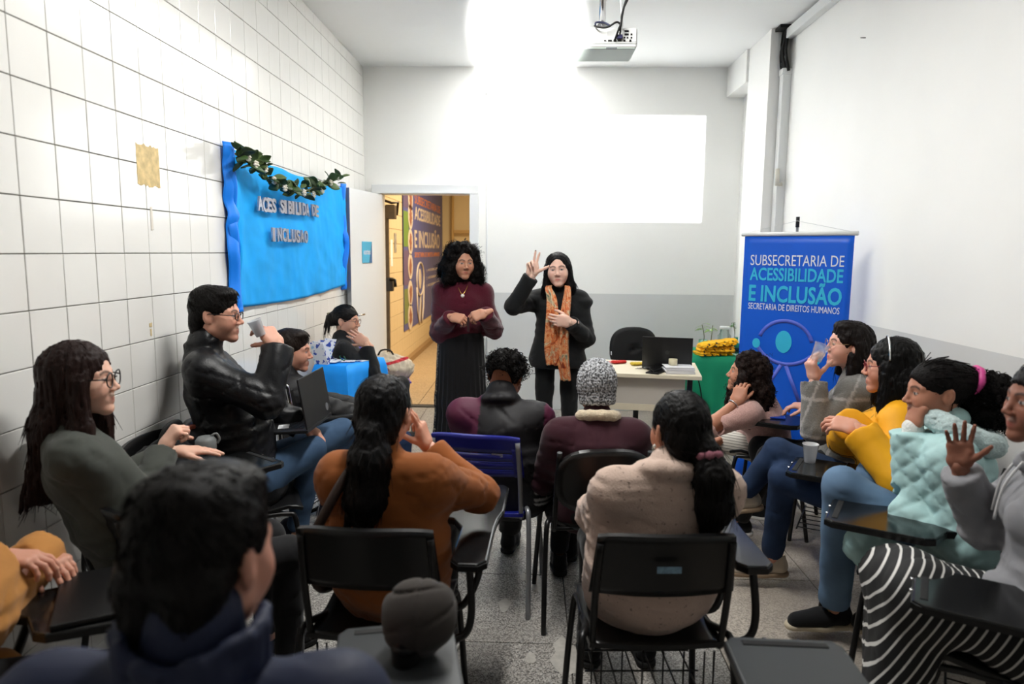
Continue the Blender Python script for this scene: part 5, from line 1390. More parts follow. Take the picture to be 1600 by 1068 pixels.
MB().tube([hw(598, 312, 7.6), hw(612, 317, 7.6), hw(622, 316, 7.7), hw(620, 336, 7.7)], .014, 8).build('closer_arm', mat('dark_iron', (60, 44, 34), .5), ph)
MB().box((hw(604, 430, 7.6).x, hw(604, 430, 7.6).y, 1.05), (.06, .05, 2.1)).build('rail', M_rust, ph)
MB().box(hw(607, 444, 7.6), (.11, .08, .15), bevel=.01).build('lock_case', mat('dark_lock', (58, 56, 56), .4), ph)
MB().tube([hw(610, 437, 7.55), hw(617, 437, 7.5), hw(618, 448, 7.5)], .016, 8).build('lever', M_black_plastic, ph)
pp = empty('corridor_pipe', tuple(at(707, 400, 13.9) * np.array([1, 1, 0])), 0, 'cream pipe running up the end wall of the corridor', 'pipe')
MB().tube([(0, 0, 0), (0, 0, 3.4)], .03, 8).build('riser', mat('cream_pipe', (196, 160, 100), .5), pp)
MB().box((.28, 0, 2.0), (.5, .06, .06)).build('bracket', mat('cream_pipe', (196, 160, 100), .5), pp)
wn = empty('wall_notices', (CX0, 8.9, 0), 0, 'small printed notices stuck on corridor tiles by the door edge', 'notice')
q = oncor(612, 395); MB().box((.004, q[1] - 8.9, q[2]), (.004, .12, .34)).build('paper_strip', M_paper, wn); q = oncor(613, 385); MB().box((.006, q[1] - 8.7, q[2] + .05), (.004, .14, .25)).build('printed_card', mat('grey_print', (150, 146, 140), .5, var=.4, vscale=20), wn)
# ------------------------------------------------------------------ the people
LG = 'seated audience'
BLK = (16, 16, 18)
def band(ax, lo, hi, col):      # paint helper: colour where lo < coordinate < hi
    pass
def paint_front(col2, w=.06):   # a shirt strip down the open front of a jacket
    def fn(v, c, I):
        u = (v - I['pel']) @ I['RS']; f_ = (v - I['pel']) @ I['FS']
        m = (np.abs(u) < w) & (f_ > .06) & (v[:, 2] < I['nb'][2] + .02)
        c[m] = A3(lin(col2)); return c
    return fn
UP = A3((0, 0, 1))
def zips(v, c, I):
    u = (v - I['pel']) @ I['RS']; f_ = (v - I['chest']) @ I['FS']
    m = ((np.abs(u - .045) < .006) | (np.abs(u + .045) < .006)) & (f_ > .05) & (v[:, 2] < I['nb'][2] - .06); c[m] = A3(lin((96, 70, 26))); return c
# presenter in burgundy
gx, gy = -0.50, 4.95
P1 = person(dict(label='woman standing by the doorway in a burgundy sweater, black skirt, big dark curls', group='presenters', fem=True,
    pel=(gx, gy, .93), head=at(723, 410, 4.93), phi=174, hphi=158, hpitch=-4, skin=(186, 134, 108), hair='afro', haircol=(13, 9, 8), lips=(150, 70, 65), seed=3, wide=1.02, deep=1.0, locks=600, hs=.96, slump=.0,
    top=dict(name='sweater', col=(74, 16, 32), m=M_knit, puff=.006, hem=.06, cut=-.02, collar=.075, sl=(.054, .058, .05), amp=.0055, lam=.11),
    armR=dict(w=at(706, 495, 4.74), pole=(-.35, .4, -1), dir=(.75, -.35, -.1), palm=(.2, .6, -.7), pose='clasp', sleeve=.96),
    armL=dict(w=at(757, 489, 4.74), pole=(.35, .4, -1), dir=(-.8, -.3, -.25), palm=(-.2, .6, -.6), pose='clasp', sleeve=.96),
    legR=dict(k=(gx - .09, gy - .01, .5), a=(gx - .1, gy, .09), toe=(-.1, -1, 0)), legL=dict(k=(gx + .09, gy - .01, .5), a=(gx + .1, gy, .09), toe=(.1, -1, 0)),
    shoes=dict(col=BLK, sole=(20, 20, 20))))
# presenter in black with a scarf, signing
gx, gy = 0.20, 4.95
P2 = person(dict(label='woman standing in a black coat and patterned scarf, one hand raised signing', group='presenters', fem=True,
    pel=(gx, gy, .93), head=at(872, 421, 4.93), phi=182, hphi=186, hpitch=-1, hroll=4, skin=(226, 186, 168), hair='long_front', haircol=(9, 7, 8), lips=(178, 84, 86), seed=5, slump=.0, wide=1.0, hs=1.0,
    top=dict(name='coat', col=(20, 21, 22), m=M_cloth, puff=.008, hem=-.07, hemw=1.28, cut=-.13, collar=.03, sl=(.055, .052, .044), extra=lambda I: [RC(I['nb'] + I['RS'] * .05 - UP * .0, I['sh']['R'] - UP * .04 - I['F'] * -.02, .05, .035, .02), RC(I['nb'] - I['RS'] * .05, I['sh']['L'] - UP * .03 - I['RS'] * .03, .05, .03, .02), EL(I['sh']['L'] - I['RS'] * .02 - UP * .005 + I['F'] * .02, (.075, .07, .022), .01)], amp=.004, lam=.14),
    armR=dict(w=at(831, 430, 4.72), pole=(-.55, .25, -1), dir=(.03, -.05, 1), palm=(.25, -1, 0), pose='sign', sleeve=.95, nails=(60, 30, 40)),
    armL=dict(w=at(890, 503, 4.70), pole=(.5, .2, -1), dir=(-1, -.15, .12), palm=(.1, 1, .0), pose='relax', sleeve=.95),
    legR=dict(k=(gx - .09, gy - .0, .5), a=(gx - .1, gy, .09), toe=(-.15, -1, 0)), legL=dict(k=(gx + .09, gy - .01, .5), a=(gx + .09, gy, .09), toe=(.2, -1, 0)),
    bottom=dict(name='trousers', col=(15, 16, 17), puff=-.006, flare=.012, short=.0), shoes=dict(col=BLK, sole=(20, 20, 20))))
# left wall row
S1 = person(dict(label='long-haired woman in a dark grey-green blazer and round glasses, profile by the tiled wall', group=LG, fem=True,
    pel=(-1.27, 2.2, .53), head=at(126, 592, 2.14), phi=48, hphi=78, hpitch=0, skin=(222, 176, 154), hair='long_side', haircol=(34, 20, 17), seed=7, wide=1.05,
    top=dict(name='blazer', col=(66, 69, 64), m=M_cloth, puff=.006, collar=.03, sl=(.057, .05, .045), amp=.0055, lam=.11),
    armR=dict(w=at(255, 700, 2.40), pole=(.4, -1, -.9), dir=(.45, .35, .75), palm=(.5, .6, -.5), pose='fist', sleeve=.9),
    armL=dict(w=at(276, 704, 2.56), pole=(.0, .6, -1), dir=(.9, .45, -.08), palm=(0, 0, -1), pose='flat', sleeve=.9),
    bottom=dict(col=(22, 22, 24)), shoes=dict(col=BLK, sole=(20, 20, 20)), glasses=dict(col=(12, 12, 12), r=(.024, .024), w=.0022, n='round_black')))
S2 = person(dict(label='man in a black leather jacket and glasses raising a small cup, jeans, laptop on lap', group=LG, fem=False, s=1.04,
    pel=(-1.3, 3.14, .55), head=at(338, 492, 3.1), phi=66, hphi=84, hpitch=-2, skin=(205, 152, 130), hair='short', haircol=(13, 10, 9), seed=8, beard=.25, wide=1.12, deep=1.15, belly=.95,
    top=dict(name='leather_jacket', col=(18, 19, 22), m=M_leather, puff=.014, collar=.05, sl=(.064, .06, .05), amp=.008, lam=.075, ring=(.066, .02), cuff=.004),
    armR=dict(w=at(434, 538, 3.06), pole=(.9, -.2, -1), dir=(-.62, .1, .75), palm=(-.7, .5, -.4), pose='cup', sleeve=.97),
    legR=dict(k=at(488, 702, 3.30), a=at(463, 832, 3.32), toe=(.28, -.12, -.5)), legL=dict(k=at(535, 672, 3.62), a=at(520, 790, 3.75), toe=(.9, .4, 0)),
    bottom=dict(name='jeans', col=(60, 82, 108), m=M_denim, amp=.004), shoes=dict(col=(28, 33, 52), sole=(214, 212, 206), lace=('white', (225, 225, 222)), size=1.05),
    glasses=dict(col=(20, 16, 16), r=(.022, .016), w=.0022, n='black')))
S3 = person(dict(label='dark-haired man with a moustache in a black padded jacket sitting in the wheelchair', group=LG, fem=False, s=.98,
    pel=(-1.17, 3.86, .5), head=at(457, 548, 3.84), phi=58, hphi=82, hpitch=-4, skin=(196, 142, 120), hair='short', haircol=(34, 26, 22), seed=9, tache=.55, beard=.1, wide=1.1,
    top=dict(name='padded_jacket', col=(24, 24, 26), m=M_nylon, puff=.02, collar=.07, amp=.006, lam=.08),
    bottom=dict(name='jeans', col=(36, 52, 82), m=M_denim), shoes=dict(col=BLK, sole=(40, 40, 40))))
S4 = person(dict(label='woman with pinned-up black hair and glasses, hand over her mouth, beside the blue table', group=LG, fem=True, s=1.0,
    pel=(-1.36, 5.36, .5), head=at(541, 501, 5.3), phi=28, twist=-38, hphi=98, hpitch=-3, skin=(206, 156, 132), hair='updo', haircol=(24, 22, 22), seed=11, wide=1.1,
    top=dict(name='jacket', col=(22, 22, 24), m=M_cloth, puff=.014, collar=.03, amp=.0065, lam=.09),
    armR=dict(w=at(572, 536, 5.14), pole=(.7, -.4, -1), dir=(-.75, .1, .5), palm=(-.6, .75, .1), pose='flat', sleeve=.86),
    bottom=dict(col=(24, 24, 26)), shoes=dict(col=BLK, sole=(20, 20, 20)), glasses=dict(col=(120, 90, 80), r=(.023, .02), w=.0016, n='rose')))
# middle rows, seen from behind
S5 = person(dict(label='woman from behind in a rust-brown sweater with a long black ponytail, hand at her temple', group=LG, fem=True, back=True,
    pel=(-.45, 2.2, .53), head=at(600, 645, 2.12), phi=2, hphi=8, hpitch=-2, skin=(205, 150, 126), hair='pony_back', haircol=(9, 7, 8), seed=13, wide=1.2, deep=1.12, backfat=.95, shw=.93, sdr=.8, sdl=.8, neck=A3((.012, 0, .012)),
    top=dict(name='sweater', col=(138, 78, 34), m=M_cloth, puff=.008, collar=.02, sl=(.062, .054, .042), amp=.0065, lam=.09, cut=-.12),
    armR=dict(w=at(668, 697, 2.36), pole=(1, .1, -.75), dir=(-.3, -.05, 1), palm=(-1, .1, 0), pose='temple', sleeve=.9), armL=dict(w=(-.52, 2.48, .72), pole=(-.25, -.2, -1)),
    bottom=dict(col=(20, 20, 22)), shoes=dict(col=(18, 18, 20), sole=(220, 220, 218), lace=('white', (225, 225, 222)))))
def paint_track(v, c, I):
    u = np.abs((v - I['pel']) @ I['RS']); m = (u > .15) & (v[:, 2] > I['pel'][2] + .18); c[m] = A3(lin((78, 22, 50))); return c
def paint_stripes(v, c, I):
    u = (v - I['pel']) @ I['R']; f_ = (v - I['pel']) @ I['F']
    for sg, sd in ((1, 'R'), (-1, 'L')):
        hp, k, an, _ = I['legs'][sd]
        d = k - hp; t1 = np.clip(((v - hp) @ d) / (d @ d), 0, 1); d2 = an - k; t2 = np.clip(((v - k) @ d2) / (d2 @ d2), 0, 1)
        q1 = v - (hp + t1[:, None] * d); q2 = v - (k + t2[:, None] * d2)
        near2 = (q2 ** 2).sum(1) < (q1 ** 2).sum(1); q = np.where(near2[:, None], q2, q1)
        w_ = np.where(near2, q @ I['F'], q @ UP)
        for o in (-.024, 0, .024):
            c[(np.abs(w_ - o) < .0052) & (q @ I['R'] * sg > .025)] = .55
    return c
S6 = person(dict(label='balding person from behind in a black and maroon track jacket on the blue chair', group=LG, fem=False, back=True, s=.97,
    pel=(-.07, 3.16, .5), head=at(790, 588, 3.24), phi=8, hphi=14, hpitch=-24, hroll=6, skin=(134, 84, 58), hair='bald', haircol=(16, 14, 13), seed=15, locks=300, wide=1.1, deep=1.0, shw=1.06, sdr=.8, sdl=.8, neck=A3((0, 0, .02)),
    top=dict(name='track_jacket', col=(22, 21, 24), m=M_nylon, puff=.014, collar=.06, ring=(.07, .022), amp=.007, lam=.1, paint=paint_track),
    legR=dict(k=(.24, 3.5, .5), a=(.23, 3.52, .1)), legL=dict(k=(-.08, 3.52, .5), a=(-.1, 3.6, .1)),
    bottom=dict(name='track_trousers', col=(17, 17, 20), m=M_nylon, puff=.012, paint=paint_stripes), shoes=dict(col=BLK, sole=(24, 24, 24))))
S7 = person(dict(label='person from behind in a grey knitted beanie and dark maroon sweatshirt', group=LG, fem=False, back=True, s=.94,
    pel=(.30, 2.98, .5), head=at(931, 606, 3.05), phi=-4, hphi=-12, hpitch=-8, skin=(140, 94, 70), haircol=(20, 18, 18), seed=17, wide=1.12,
    top=dict(name='sweatshirt', col=(52, 20, 30), m=M_cloth, puff=.02, collar=.03, amp=.006, lam=.11),
    bottom=dict(col=(22, 20, 24)), shoes=dict(col=BLK, sole=(24, 24, 24))))
S8 = person(dict(label='woman from behind in a speckled beige sweater, dark ponytail with a dusty pink scrunchie', group=LG, fem=True, back=True,
    pel=(.385, 2.2, .53), head=at(1062, 672, 2.1), phi=-3, hphi=-16, hpitch=-2, skin=(190, 132, 106), hair='pony_side', haircol=(11, 9, 9), seed=19, wide=1.25, deep=1.2, backfat=1.05, shw=1.04, sdr=.6, sdl=.6, neck=A3((-.045, 0, .015)),
    top=dict(name='sweater', col=(196, 172, 158), m=M_speck, puff=.010, rib=.003, ring=(.07, .026), collar=.05, sl=(.064, .06, .048), amp=.0065, lam=.09, cut=-.13, paint=None),
    bottom=dict(col=(20, 20, 22)), shoes=dict(col=BLK, sole=(30, 30, 30))))
# right wall row
S9 = person(dict(label='curly-haired woman in a pale pink sweater leaning forward with a hand at her neck', group=LG, fem=True, s=.95,
    pel=(1.47, 4.12, .46), head=at(1166, 583, 3.98), phi=-62, hphi=-80, hpitch=8, skin=(186, 130, 104), hair='curly_long', haircol=(30, 20, 17), seed=21, wide=1.05,
    top=dict(name='sweater', col=(200, 160, 152), m=M_knit, puff=.012, collar=.02, amp=.005, lam=.09),
    armL=dict(w=at(1150, 628, 3.82), pole=(-.7, -.3, -1), dir=(.35, .25, .9), palm=(.6, .75, .0), pose='cheek', sleeve=.15),
    armR=dict(w=at(1112, 690, 4.1), pole=(-.2, .4, -1), dir=(-.8, .2, -.4), pose='relax', sleeve=.3),
    bottom=dict(col=(196, 192, 182), m=stripe_mat('pale_striped_trousers', (.2, .3, .9), .016, .004, (198, 194, 184), (120, 118, 114))), shoes=dict(col=BLK, sole=(200, 200, 200))))
def paint_plaid(v, c, I):
    a = (v - I['pel']) @ I['F']; z = v[:, 2]
    m = (np.abs(((a + z * .3) % .16) - .08) < .006) | (np.abs((z % .17) - .085) < .006); c[m] = A3(lin((150, 146, 142))); return c
S10 = person(dict(label='dark-haired woman in a fuzzy grey checked sweater and glasses drinking from a clear cup', group=LG, fem=True,
    pel=(1.62, 3.54, .52), head=at(1326, 539, 3.52), phi=-62, hphi=-84, hpitch=4, skin=(218, 166, 148), hair='midlong', haircol=(20, 14, 13), seed=23, wide=1.1, lips=(190, 80, 86),
    top=dict(name='sweater', col=(106, 104, 100), m=M_knit, puff=.010, collar=.05, sl=(.06, .055, .05), amp=.006, lam=.1, paint=paint_plaid),
    armL=dict(w=at(1272, 592, 3.36), pole=(-.3, -.4, -1), dir=(-.3, -.05, .95), palm=(.95, .25, .2), pose='cup', sleeve=.95),
    armR=dict(w=at(1266, 634, 3.75), pole=(.1, .6, -.8), dir=(-.95, .25, -.02), palm=(0, 0, -1), pose='relax', sleeve=.9),
    legL=dict(k=at(1205, 715, 3.6), a=at(1150, 812, 3.75), toe=(-.9, .3, -.1)), legR=dict(k=at(1190, 700, 3.9), a=at(1205, 790, 3.95), toe=(-.9, .3, 0)),
    bottom=dict(col=(14, 14, 15), puff=.008), shoes=dict(col=(18, 18, 19), sole=(200, 198, 194)), glasses=dict(col=(190, 160, 120), r=(.022, .019), w=.0012, n='gold', metal=.8)))
S11 = person(dict(label='woman in a bright yellow jacket with arms crossed, straight black hair and a hairband', group=LG, fem=True,
    pel=(1.57, 3.02, .52), head=at(1392, 572, 3.0), phi=-58, hphi=-70, hpitch=-2, skin=(206, 150, 128), hair='bob', haircol=(9, 8, 8), seed=25, wide=1.15, deep=1.1,
    top=dict(name='raincoat', col=(232, 164, 18), m=M_nylon, puff=.010, collar=.045, sl=(.064, .062, .06), extra=lambda I: [EL(I['nb'] - I['F'] * .09 - UP * .04, (.1, .1, .05), .03)], paint=zips, amp=.006, lam=.12, cut=-.16),
    armL=dict(w=at(1338, 668, 2.80), pole=(.3, -.8, -.8), dir=(-.8, .6, .1), palm=(.3, .4, -.8), pose='relax', sleeve=.9),
    armR=dict(w=at(1330, 664, 2.90), pole=(-.5, .6, -.7), dir=(.4, -.85, .2), palm=(.8, .3, -.3), hide=True, sleeve=.98),
    legL=dict(k=at(1225, 745, 3.1), a=at(1205, 872, 3.28), toe=(-1, -.05, 0)), legR=dict(k=at(1215, 705, 3.2), a=at(1160, 772, 3.3), toe=(-.9, .2, -.2)),
    bottom=dict(name='jeans', col=(40, 56, 84), m=M_denim), shoes=dict(col=(196, 182, 162), sole=(150, 128, 104), m=M_cloth, lace=('cream', (210, 198, 178))),
    glasses=dict(col=(120, 30, 40), r=(.021, .019), w=.0018, n='wine')))
S12 = person(dict(label='woman in a mint quilted puffer jacket, hand at her mouth, curly ponytail', group=LG, fem=True,
    pel=(1.6, 2.58, .52), head=at(1462, 612, 2.54), phi=-60, hphi=-84, hpitch=-3, skin=(176, 122, 98), hair='puff', haircol=(15, 12, 12), seed=27, wide=1.05, deep=1.05,
    top=dict(name='puffer_jacket', col=(172, 208, 208), m=M_nylon, puff=.018, collar=.05, sl=(.064, .06, .052), amp=.004, lam=.1, cut=-.2, hem=-.05, quilt=.085, h=.0085, extra=lambda I: [RC(I['pel'] + I['R'] * .08, I['pel'] + I['R'] * .09 + I['F'] * .24 + UP * .0, .13, .115, .05), RC(I['pel'] - I['R'] * .08, I['pel'] - I['R'] * .09 + I['F'] * .24, .13, .115, .05)]),
    armR=dict(w=at(1426, 664, 2.52), pole=(.7, .3, -1), dir=(.2, -.1, 1), palm=(.95, .1, 0), pose='fist', sleeve=.9),
    armL=dict(w=at(1395, 800, 2.48), pole=(.4, -.5, -1), hide=True, sleeve=1.0),
    legL=dict(k=at(1318, 760, 2.62), a=at(1302, 950, 2.82), toe=(-.95, -.1, 0)), legR=dict(k=at(1370, 745, 2.75), a=at(1385, 930, 2.82), toe=(-.8, -.35, -.25)),
    bottom=dict(name='jeans', col=(98, 124, 152), m=M_denim, puff=.012), shoes=dict(col=(17, 17, 19), sole=(186, 174, 152), lace=('olive', (140, 142, 90)))))
S13 = person(dict(label='woman in a grey hoodie and black striped skirt at the right edge, open hand raised', group=LG, fem=True,
    pel=(1.5, 1.95, .52), head=at(1634, 628, 1.97), phi=-60, hphi=-86, hpitch=0, skin=(140, 92, 74), hair='updo', haircol=(20, 17, 17), seed=29, wide=1.1,
    top=dict(name='hoodie', col=(138, 138, 142), m=M_cloth, puff=.012, collar=.03, sl=(.06, .055, .048), extra=lambda I: [EL(I['nb'] - I['F'] * .09 - UP * .03, (.11, .11, .05), .03), RC(I['nb'] + I['R'] * .07 + UP * .02, I['nb'] + I['F'] * .09 - UP * .03, .035, .025, .02), RC(I['nb'] - I['R'] * .07 + UP * .02, I['nb'] + I['F'] * .09 - UP * .03, .035, .025, .02)], amp=.006, lam=.1),
    armR=dict(w=at(1499, 728, 2.12), pole=(.3, .3, -1), dir=(-.05, .05, 1), palm=(-.55, -.8, .1), pose='open', sleeve=.95, hs=.86),
    armL=dict(w=at(1545, 925, 2.0), pole=(.5, -.7, -.4), dir=(-.9, .3, -.3), pose='relax', sleeve=.97),
    legL=dict(k=at(1440, 930, 1.98), a=at(1400, 1130, 2.0)), legR=dict(k=at(1400, 900, 2.2), a=at(1390, 1080, 2.2)),
    bottom=dict(name='skirt', col=(18, 18, 20), skirt=True, len=.05, m=stripe_mat('striped_skirt', (-.78, .45, .42), .025, .0055, (17, 17, 19), (214, 212, 208))), shoes=dict(col=BLK, sole=(200, 200, 200))))
# foreground
S14 = person(dict(label='man in the foreground from behind, short dark hair and a navy jacket', group=LG, fem=False, back=True, s=1.03,
    pel=(-.46, .92, .5), head=at(318, 868, .96), phi=-2, hphi=12, hpitch=-6, skin=(196, 142, 122), hair='short', haircol=(15, 12, 11), seed=31, wide=1.2, shw=1.15, hs=1.06, sdr=.6, sdl=.6, neck=A3((.01, 0, .012)),
    top=dict(name='jacket', col=(26, 34, 60), m=M_nylon, puff=.006, collar=.09, sl=(.056, .054, .048), amp=.006, lam=.12),
    armR=dict(w=at(500, 1080, 1.27), pole=(.9, -.1, -.8), dir=(.1, 1, .05), palm=(0, 0, -1), pose='relax', sleeve=.97),
    bottom=dict(col=(24, 26, 34)), shoes=dict(col=BLK, sole=(30, 30, 30))))
S15 = person(dict(label='person at the left edge in a camel coat, hand resting on the chair tablet', group=LG, fem=True,
    pel=(-1.38, 1.42, .53), head=(-1.32, 1.45, 1.2), phi=68, skin=(200, 146, 124), hair='bob', haircol=(30, 22, 20), seed=33, wide=1.1,
    top=dict(name='coat', col=(184, 128, 68), m=M_cloth, puff=.016, collar=.03, sl=(.06, .055, .05), amp=.0065, lam=.092, extra=lambda I: [RC(I['pel'] + I['F'] * .1 + I['R'] * s_ * .17 + UP * .02, I['pel'] + I['F'] * .36 + I['R'] * s_ * .17 - UP * .3, .05, .03, .03) for s_ in (-1, 1)], cut=-.5),
    armR=dict(w=at(-5, 872, 1.68), pole=(.1, -.6, -.8), dir=(.95, .3, -.12), palm=(0, 0, -1), pose='relax', sleeve=.93),
    armL=dict(w=at(60, 868, 1.82), pole=(.2, .6, -.8), dir=(.9, -.3, -.1), palm=(0, 0, -1), pose='relax', sleeve=1.12),
    bottom=dict(col=(26, 26, 28)), shoes=dict(col=BLK, sole=(30, 30, 30))))

# ------------------------------------------------------------------ worn pieces
def hl(I, p): return (A3(p) * I['hs']) @ I['HB'] + I['hd']
def worn(I, name, v, f, m, col): return npmesh(name, v, f, m, I['root'], I['origin'], cols=np.tile(A3(lin(col)), (len(v), 1)))
def worn_tube(I, name, pts, r, m, closed=False, smooth=0, seg=8): return MB().tube([V(A3(p) - I['origin']) for p in pts], r, seg, closed, smooth).build(name, m, I['root'])
M_gold = mat('gold', (212, 170, 90), .25, metal=1.0); M_pearl = mat('pearl', (230, 224, 216), .2)
# burgundy presenter: skirt, necklace, strap in hands
I = P1; o_ = I['origin']
sk = [EC(o_ + A3((0, 0, .98)), o_ + A3((0, 0, .55)), .168, .13, .185, .16, (1, 0, 0), 0), EC(o_ + A3((0, 0, .55)), o_ + A3((0, 0, .1)), .175, .15, .22, .2, (1, 0, 0), .03)]
def pleat(p): a = np.arctan2(p[:, 1] - o_[1], p[:, 0] - o_[0]); return .007 * np.sin(a * 26 + 2 * p[:, 2]) * np.clip((1.0 - p[:, 2]) * 2, 0, 1)
v, f = vol(sk, .009, pleat, [HALF(o_ + A3((0, 0, .06)), (0, 0, -1), .4)])
c = np.tile(A3(lin((16, 15, 17))), (len(v), 1)); rs = np.random.RandomState(4)
edge = (v[:, 0] < o_[0] - .150 - .05 * np.clip((.95 - v[:, 2]), 0, 1)) & (v[:, 1] < o_[1] + .08); c[edge & (rs.rand(len(v)) < .45)] = A3(lin((150, 138, 112)))
npmesh('skirt', v, f, M_cloth, I['root'], o_, cols=c)
ch = I['chest']; fr_ = I['F']
worn_tube(I, 'necklace', [I['nb'] + I['R'] * .055 + UP * .035 + fr_ * .03, I['nb'] + I['R'] * .03 - UP * .03 + fr_ * .093, I['nb'] - UP * .075 + fr_ * .12, I['nb'] - I['R'] * .03 - UP * .03 + fr_ * .093, I['nb'] - I['R'] * .055 + UP * .035 + fr_ * .03], .0018, M_gold, smooth=4)
MB().lathe([(.002, -.003), (.013, -.002), (.013, .002), (.002, .003)], tuple(I['nb'] - UP * .085 + fr_ * .124 - o_), 16, Matrix.Rotation(math.pi / 2, 3, 'X')).build('pendant', M_pearl, I['root'])
wp = (A3(I['arms']['R'][2]) + A3(I['arms']['L'][2])) / 2
MB().box(tuple(wp + fr_ * .05 - UP * .06 - o_), (.016, .006, .1), bevel=.002).build('strap_end', mat('dark_strap', (46, 22, 26), .5), I['root'])
# signing presenter: scarf
def scarf_mat():
    m = bpy.data.materials.new('patterned_scarf'); m.use_nodes = True; nt = m.node_tree; b = nt.nodes['Principled BSDF']; b.inputs['Roughness'].default_value = .7
    tc = nt.nodes.new('ShaderNodeTexCoord'); n = nt.nodes.new('ShaderNodeTexNoise'); n.inputs['Scale'].default_value = 16; n.inputs['Detail'].default_value = 2; n.inputs['Distortion'].default_value = 1.2
    nt.links.new(tc.outputs['Object'], n.inputs['Vector']); cr = nt.nodes.new('ShaderNodeValToRGB'); e = cr.color_ramp.elements
    e[0].position = .28; e[0].color = (*lin((120, 46, 30)), 1); e[1].position = .75; e[1].color = (*lin((96, 110, 96)), 1)
    for p_, c_ in ((.4, (206, 106, 46)), (.48, (222, 170, 120)), (.55, (196, 96, 50)), (.63, (214, 190, 150))): k_ = e.new(p_); k_.color = (*lin(c_), 1)
    nt.links.new(n.outputs['Fac'], cr.inputs[0]); nt.links.new(cr.outputs[0], b.inputs['Base Color']); return m
M_scarf = scarf_mat(); I = P2; o_ = I['origin']; F_ = I['F']; R_ = I['R']
def scarf(pts, wds, seed, nm):
    pts = [V(A3(p) - o_) for p in pts]; cc = catmull(pts, 10); n_ = len(cc) - 1
    def fn(u, v):
        i = min(int(u * n_), n_ - 1); q = u * n_ - i; p = cc[i].lerp(cc[i + 1], q)
        w_ = np.interp(u, np.linspace(0, 1, len(wds)), wds); ofs = (.016 * math.sin(v * 13 + seed + 2 * u) + .008 * math.sin(v * 23 + seed * 2 + 3 * u)) * min(1, u * 4)
        return tuple(p + V(R_) * (v - .5) * w_ + V(F_) * (ofs + .012 * math.sin(v * math.pi)))
    return MB().grid(fn, 60, 12, .003).build(nm, M_scarf, I['root'])
nb_ = I['nb']
scarf([nb_ + R_ * .05 - F_ * .02 + UP * .045, at(857, 449, 4.86), at(862, 466, 4.80), at(863, 500, 4.765), at(862, 540, 4.77), at(866, 570, 4.79)], (.03, .045, .07, .09, .1, .11), 1, 'scarf_end')
scarf([nb_ - R_ * .05 - F_ * .02 + UP * .045, at(887, 449, 4.86), at(886, 466, 4.80), at(882, 500, 4.75), at(879, 550, 4.765), at(884, 594, 4.80)], (.03, .04, .055, .07, .085, .07), 4, 'scarf_end')
v, f = vol([RC(I['nb'] + R_ * .062 + UP * .03 + F_ * .03, I['nb'] - F_ * .06 + UP * .045 + R_ * .02, .022, None, 0), RC(I['nb'] - F_ * .06 + UP * .045 + R_ * .02, I['nb'] - R_ * .062 + UP * .03 + F_ * .03, .022, None, .02)], .007, waves(8, .05, .004))
npmesh('scarf_loop', v, f, M_scarf, I['root'], o_)
# beanie and collar
I = S7
v, f = vol([EL((0, -.018, .042), (.090, .110, .103), 0), EC((0, -.012, .0), (0, -.02, -.05), .088, .106, .083, .1, (1, 0, 0), .02)], .006, lambda p: .0022 * np.sin(p[:, 2] * 2 * math.pi / .016) + .003 * np.sin(np.arctan2(p[:, 1], p[:, 0]) * 22), [BOXP((-.2, -.2, -.2), (.2, .2, -.075), .01), EL((0, .14, -.07), (.09, .09, .1), .01)])
worn(I, 'beanie', v @ I['HB'] * I['hs'] + I['hd'], f, M_melange, (190, 192, 196))
nb = I['nb']
v, f = vol([RC(nb + A3((.078 * math.cos(a), .068 * math.sin(a), .03 + .02 * math.sin(a) * -1)), nb + A3((.078 * math.cos(a + .7), .068 * math.sin(a + .7), .03 + .02 * math.sin(a + .7) * -1)), .022, None, .01) for a in np.arange(0, 6.28, .7)], .007, waves(2, .05, .002))
worn(I, 'fleece_collar', v, f, M_knit, (206, 190, 164))
# navy jacket collar, raised
I = S14; nb = I['nb']
v, f = vol([EC(nb + A3((.088 * math.cos(a), .08 * math.sin(a) + .01, -.01)), nb + A3((.094 * math.cos(a), .088 * math.sin(a) + .01, .055 + .03 * abs(math.cos(a)))), .03, .009, .03, .008, (-math.sin(a), math.cos(a), 0), .008) for a in np.arange(-3.6, .5, .3)], .007, waves(3, .08, .003))
worn(I, 'collar', v, f, M_nylon, (26, 34, 60))
# hair ties, hairband, earring
def ring(I, name, c, ax, r, tr, m, lumps=0):
    ax = unit(ax); x = unit(np.cross(ax, (.3, .2, .9))); y = np.cross(ax, x)
    pts = [hl(I, A3(c) + (x * math.cos(a) + y * math.sin(a)) * (r + (lumps * math.sin(a * 7)))) for a in np.arange(0, 6.28, .26)]
    return worn_tube(I, name, pts, tr, m, True)
ring(S8, 'scrunchie', (.03, -.125, -.05), (0, -.3, -1), .026, .015, mat('dusty_pink', (150, 92, 106), .8, bump=.5, bscale=80), .004)
ring(S12, 'hair_tie', (0, -.128, .036), (0, -1, -.3), .05, .012, mat('hot_pink', (206, 70, 142), .5), .002)
ring(S5, 'hair_tie', (0, -.12, -.048), (0, -.5, -1), .031, .007, M_black_matte)
worn_tube(S11, 'hairband', [hl(S11, (.092 * math.cos(a), -.004 + .02, .028 + .103 * math.sin(a))) for a in np.arange(.05, 3.1, .2)], .004, mat('silver_band', (206, 206, 206), .25, metal=.9), smooth=3)
MB().lathe([(.001, -.007), (.007, 0), (.001, .007)], tuple(hl(S8, (-.088, -.008, -.043)) - S8['origin']), 12).build('earring', M_pearl, S8['root'], smooth=True)
worn_tube(S4, 'hair_claw', [hl(S4, (-.03, -.13, .05)), hl(S4, (0, -.155, .045)), hl(S4, (.03, -.13, .05))], .006, mat('olive_claw', (112, 110, 80), .3), smooth=4)
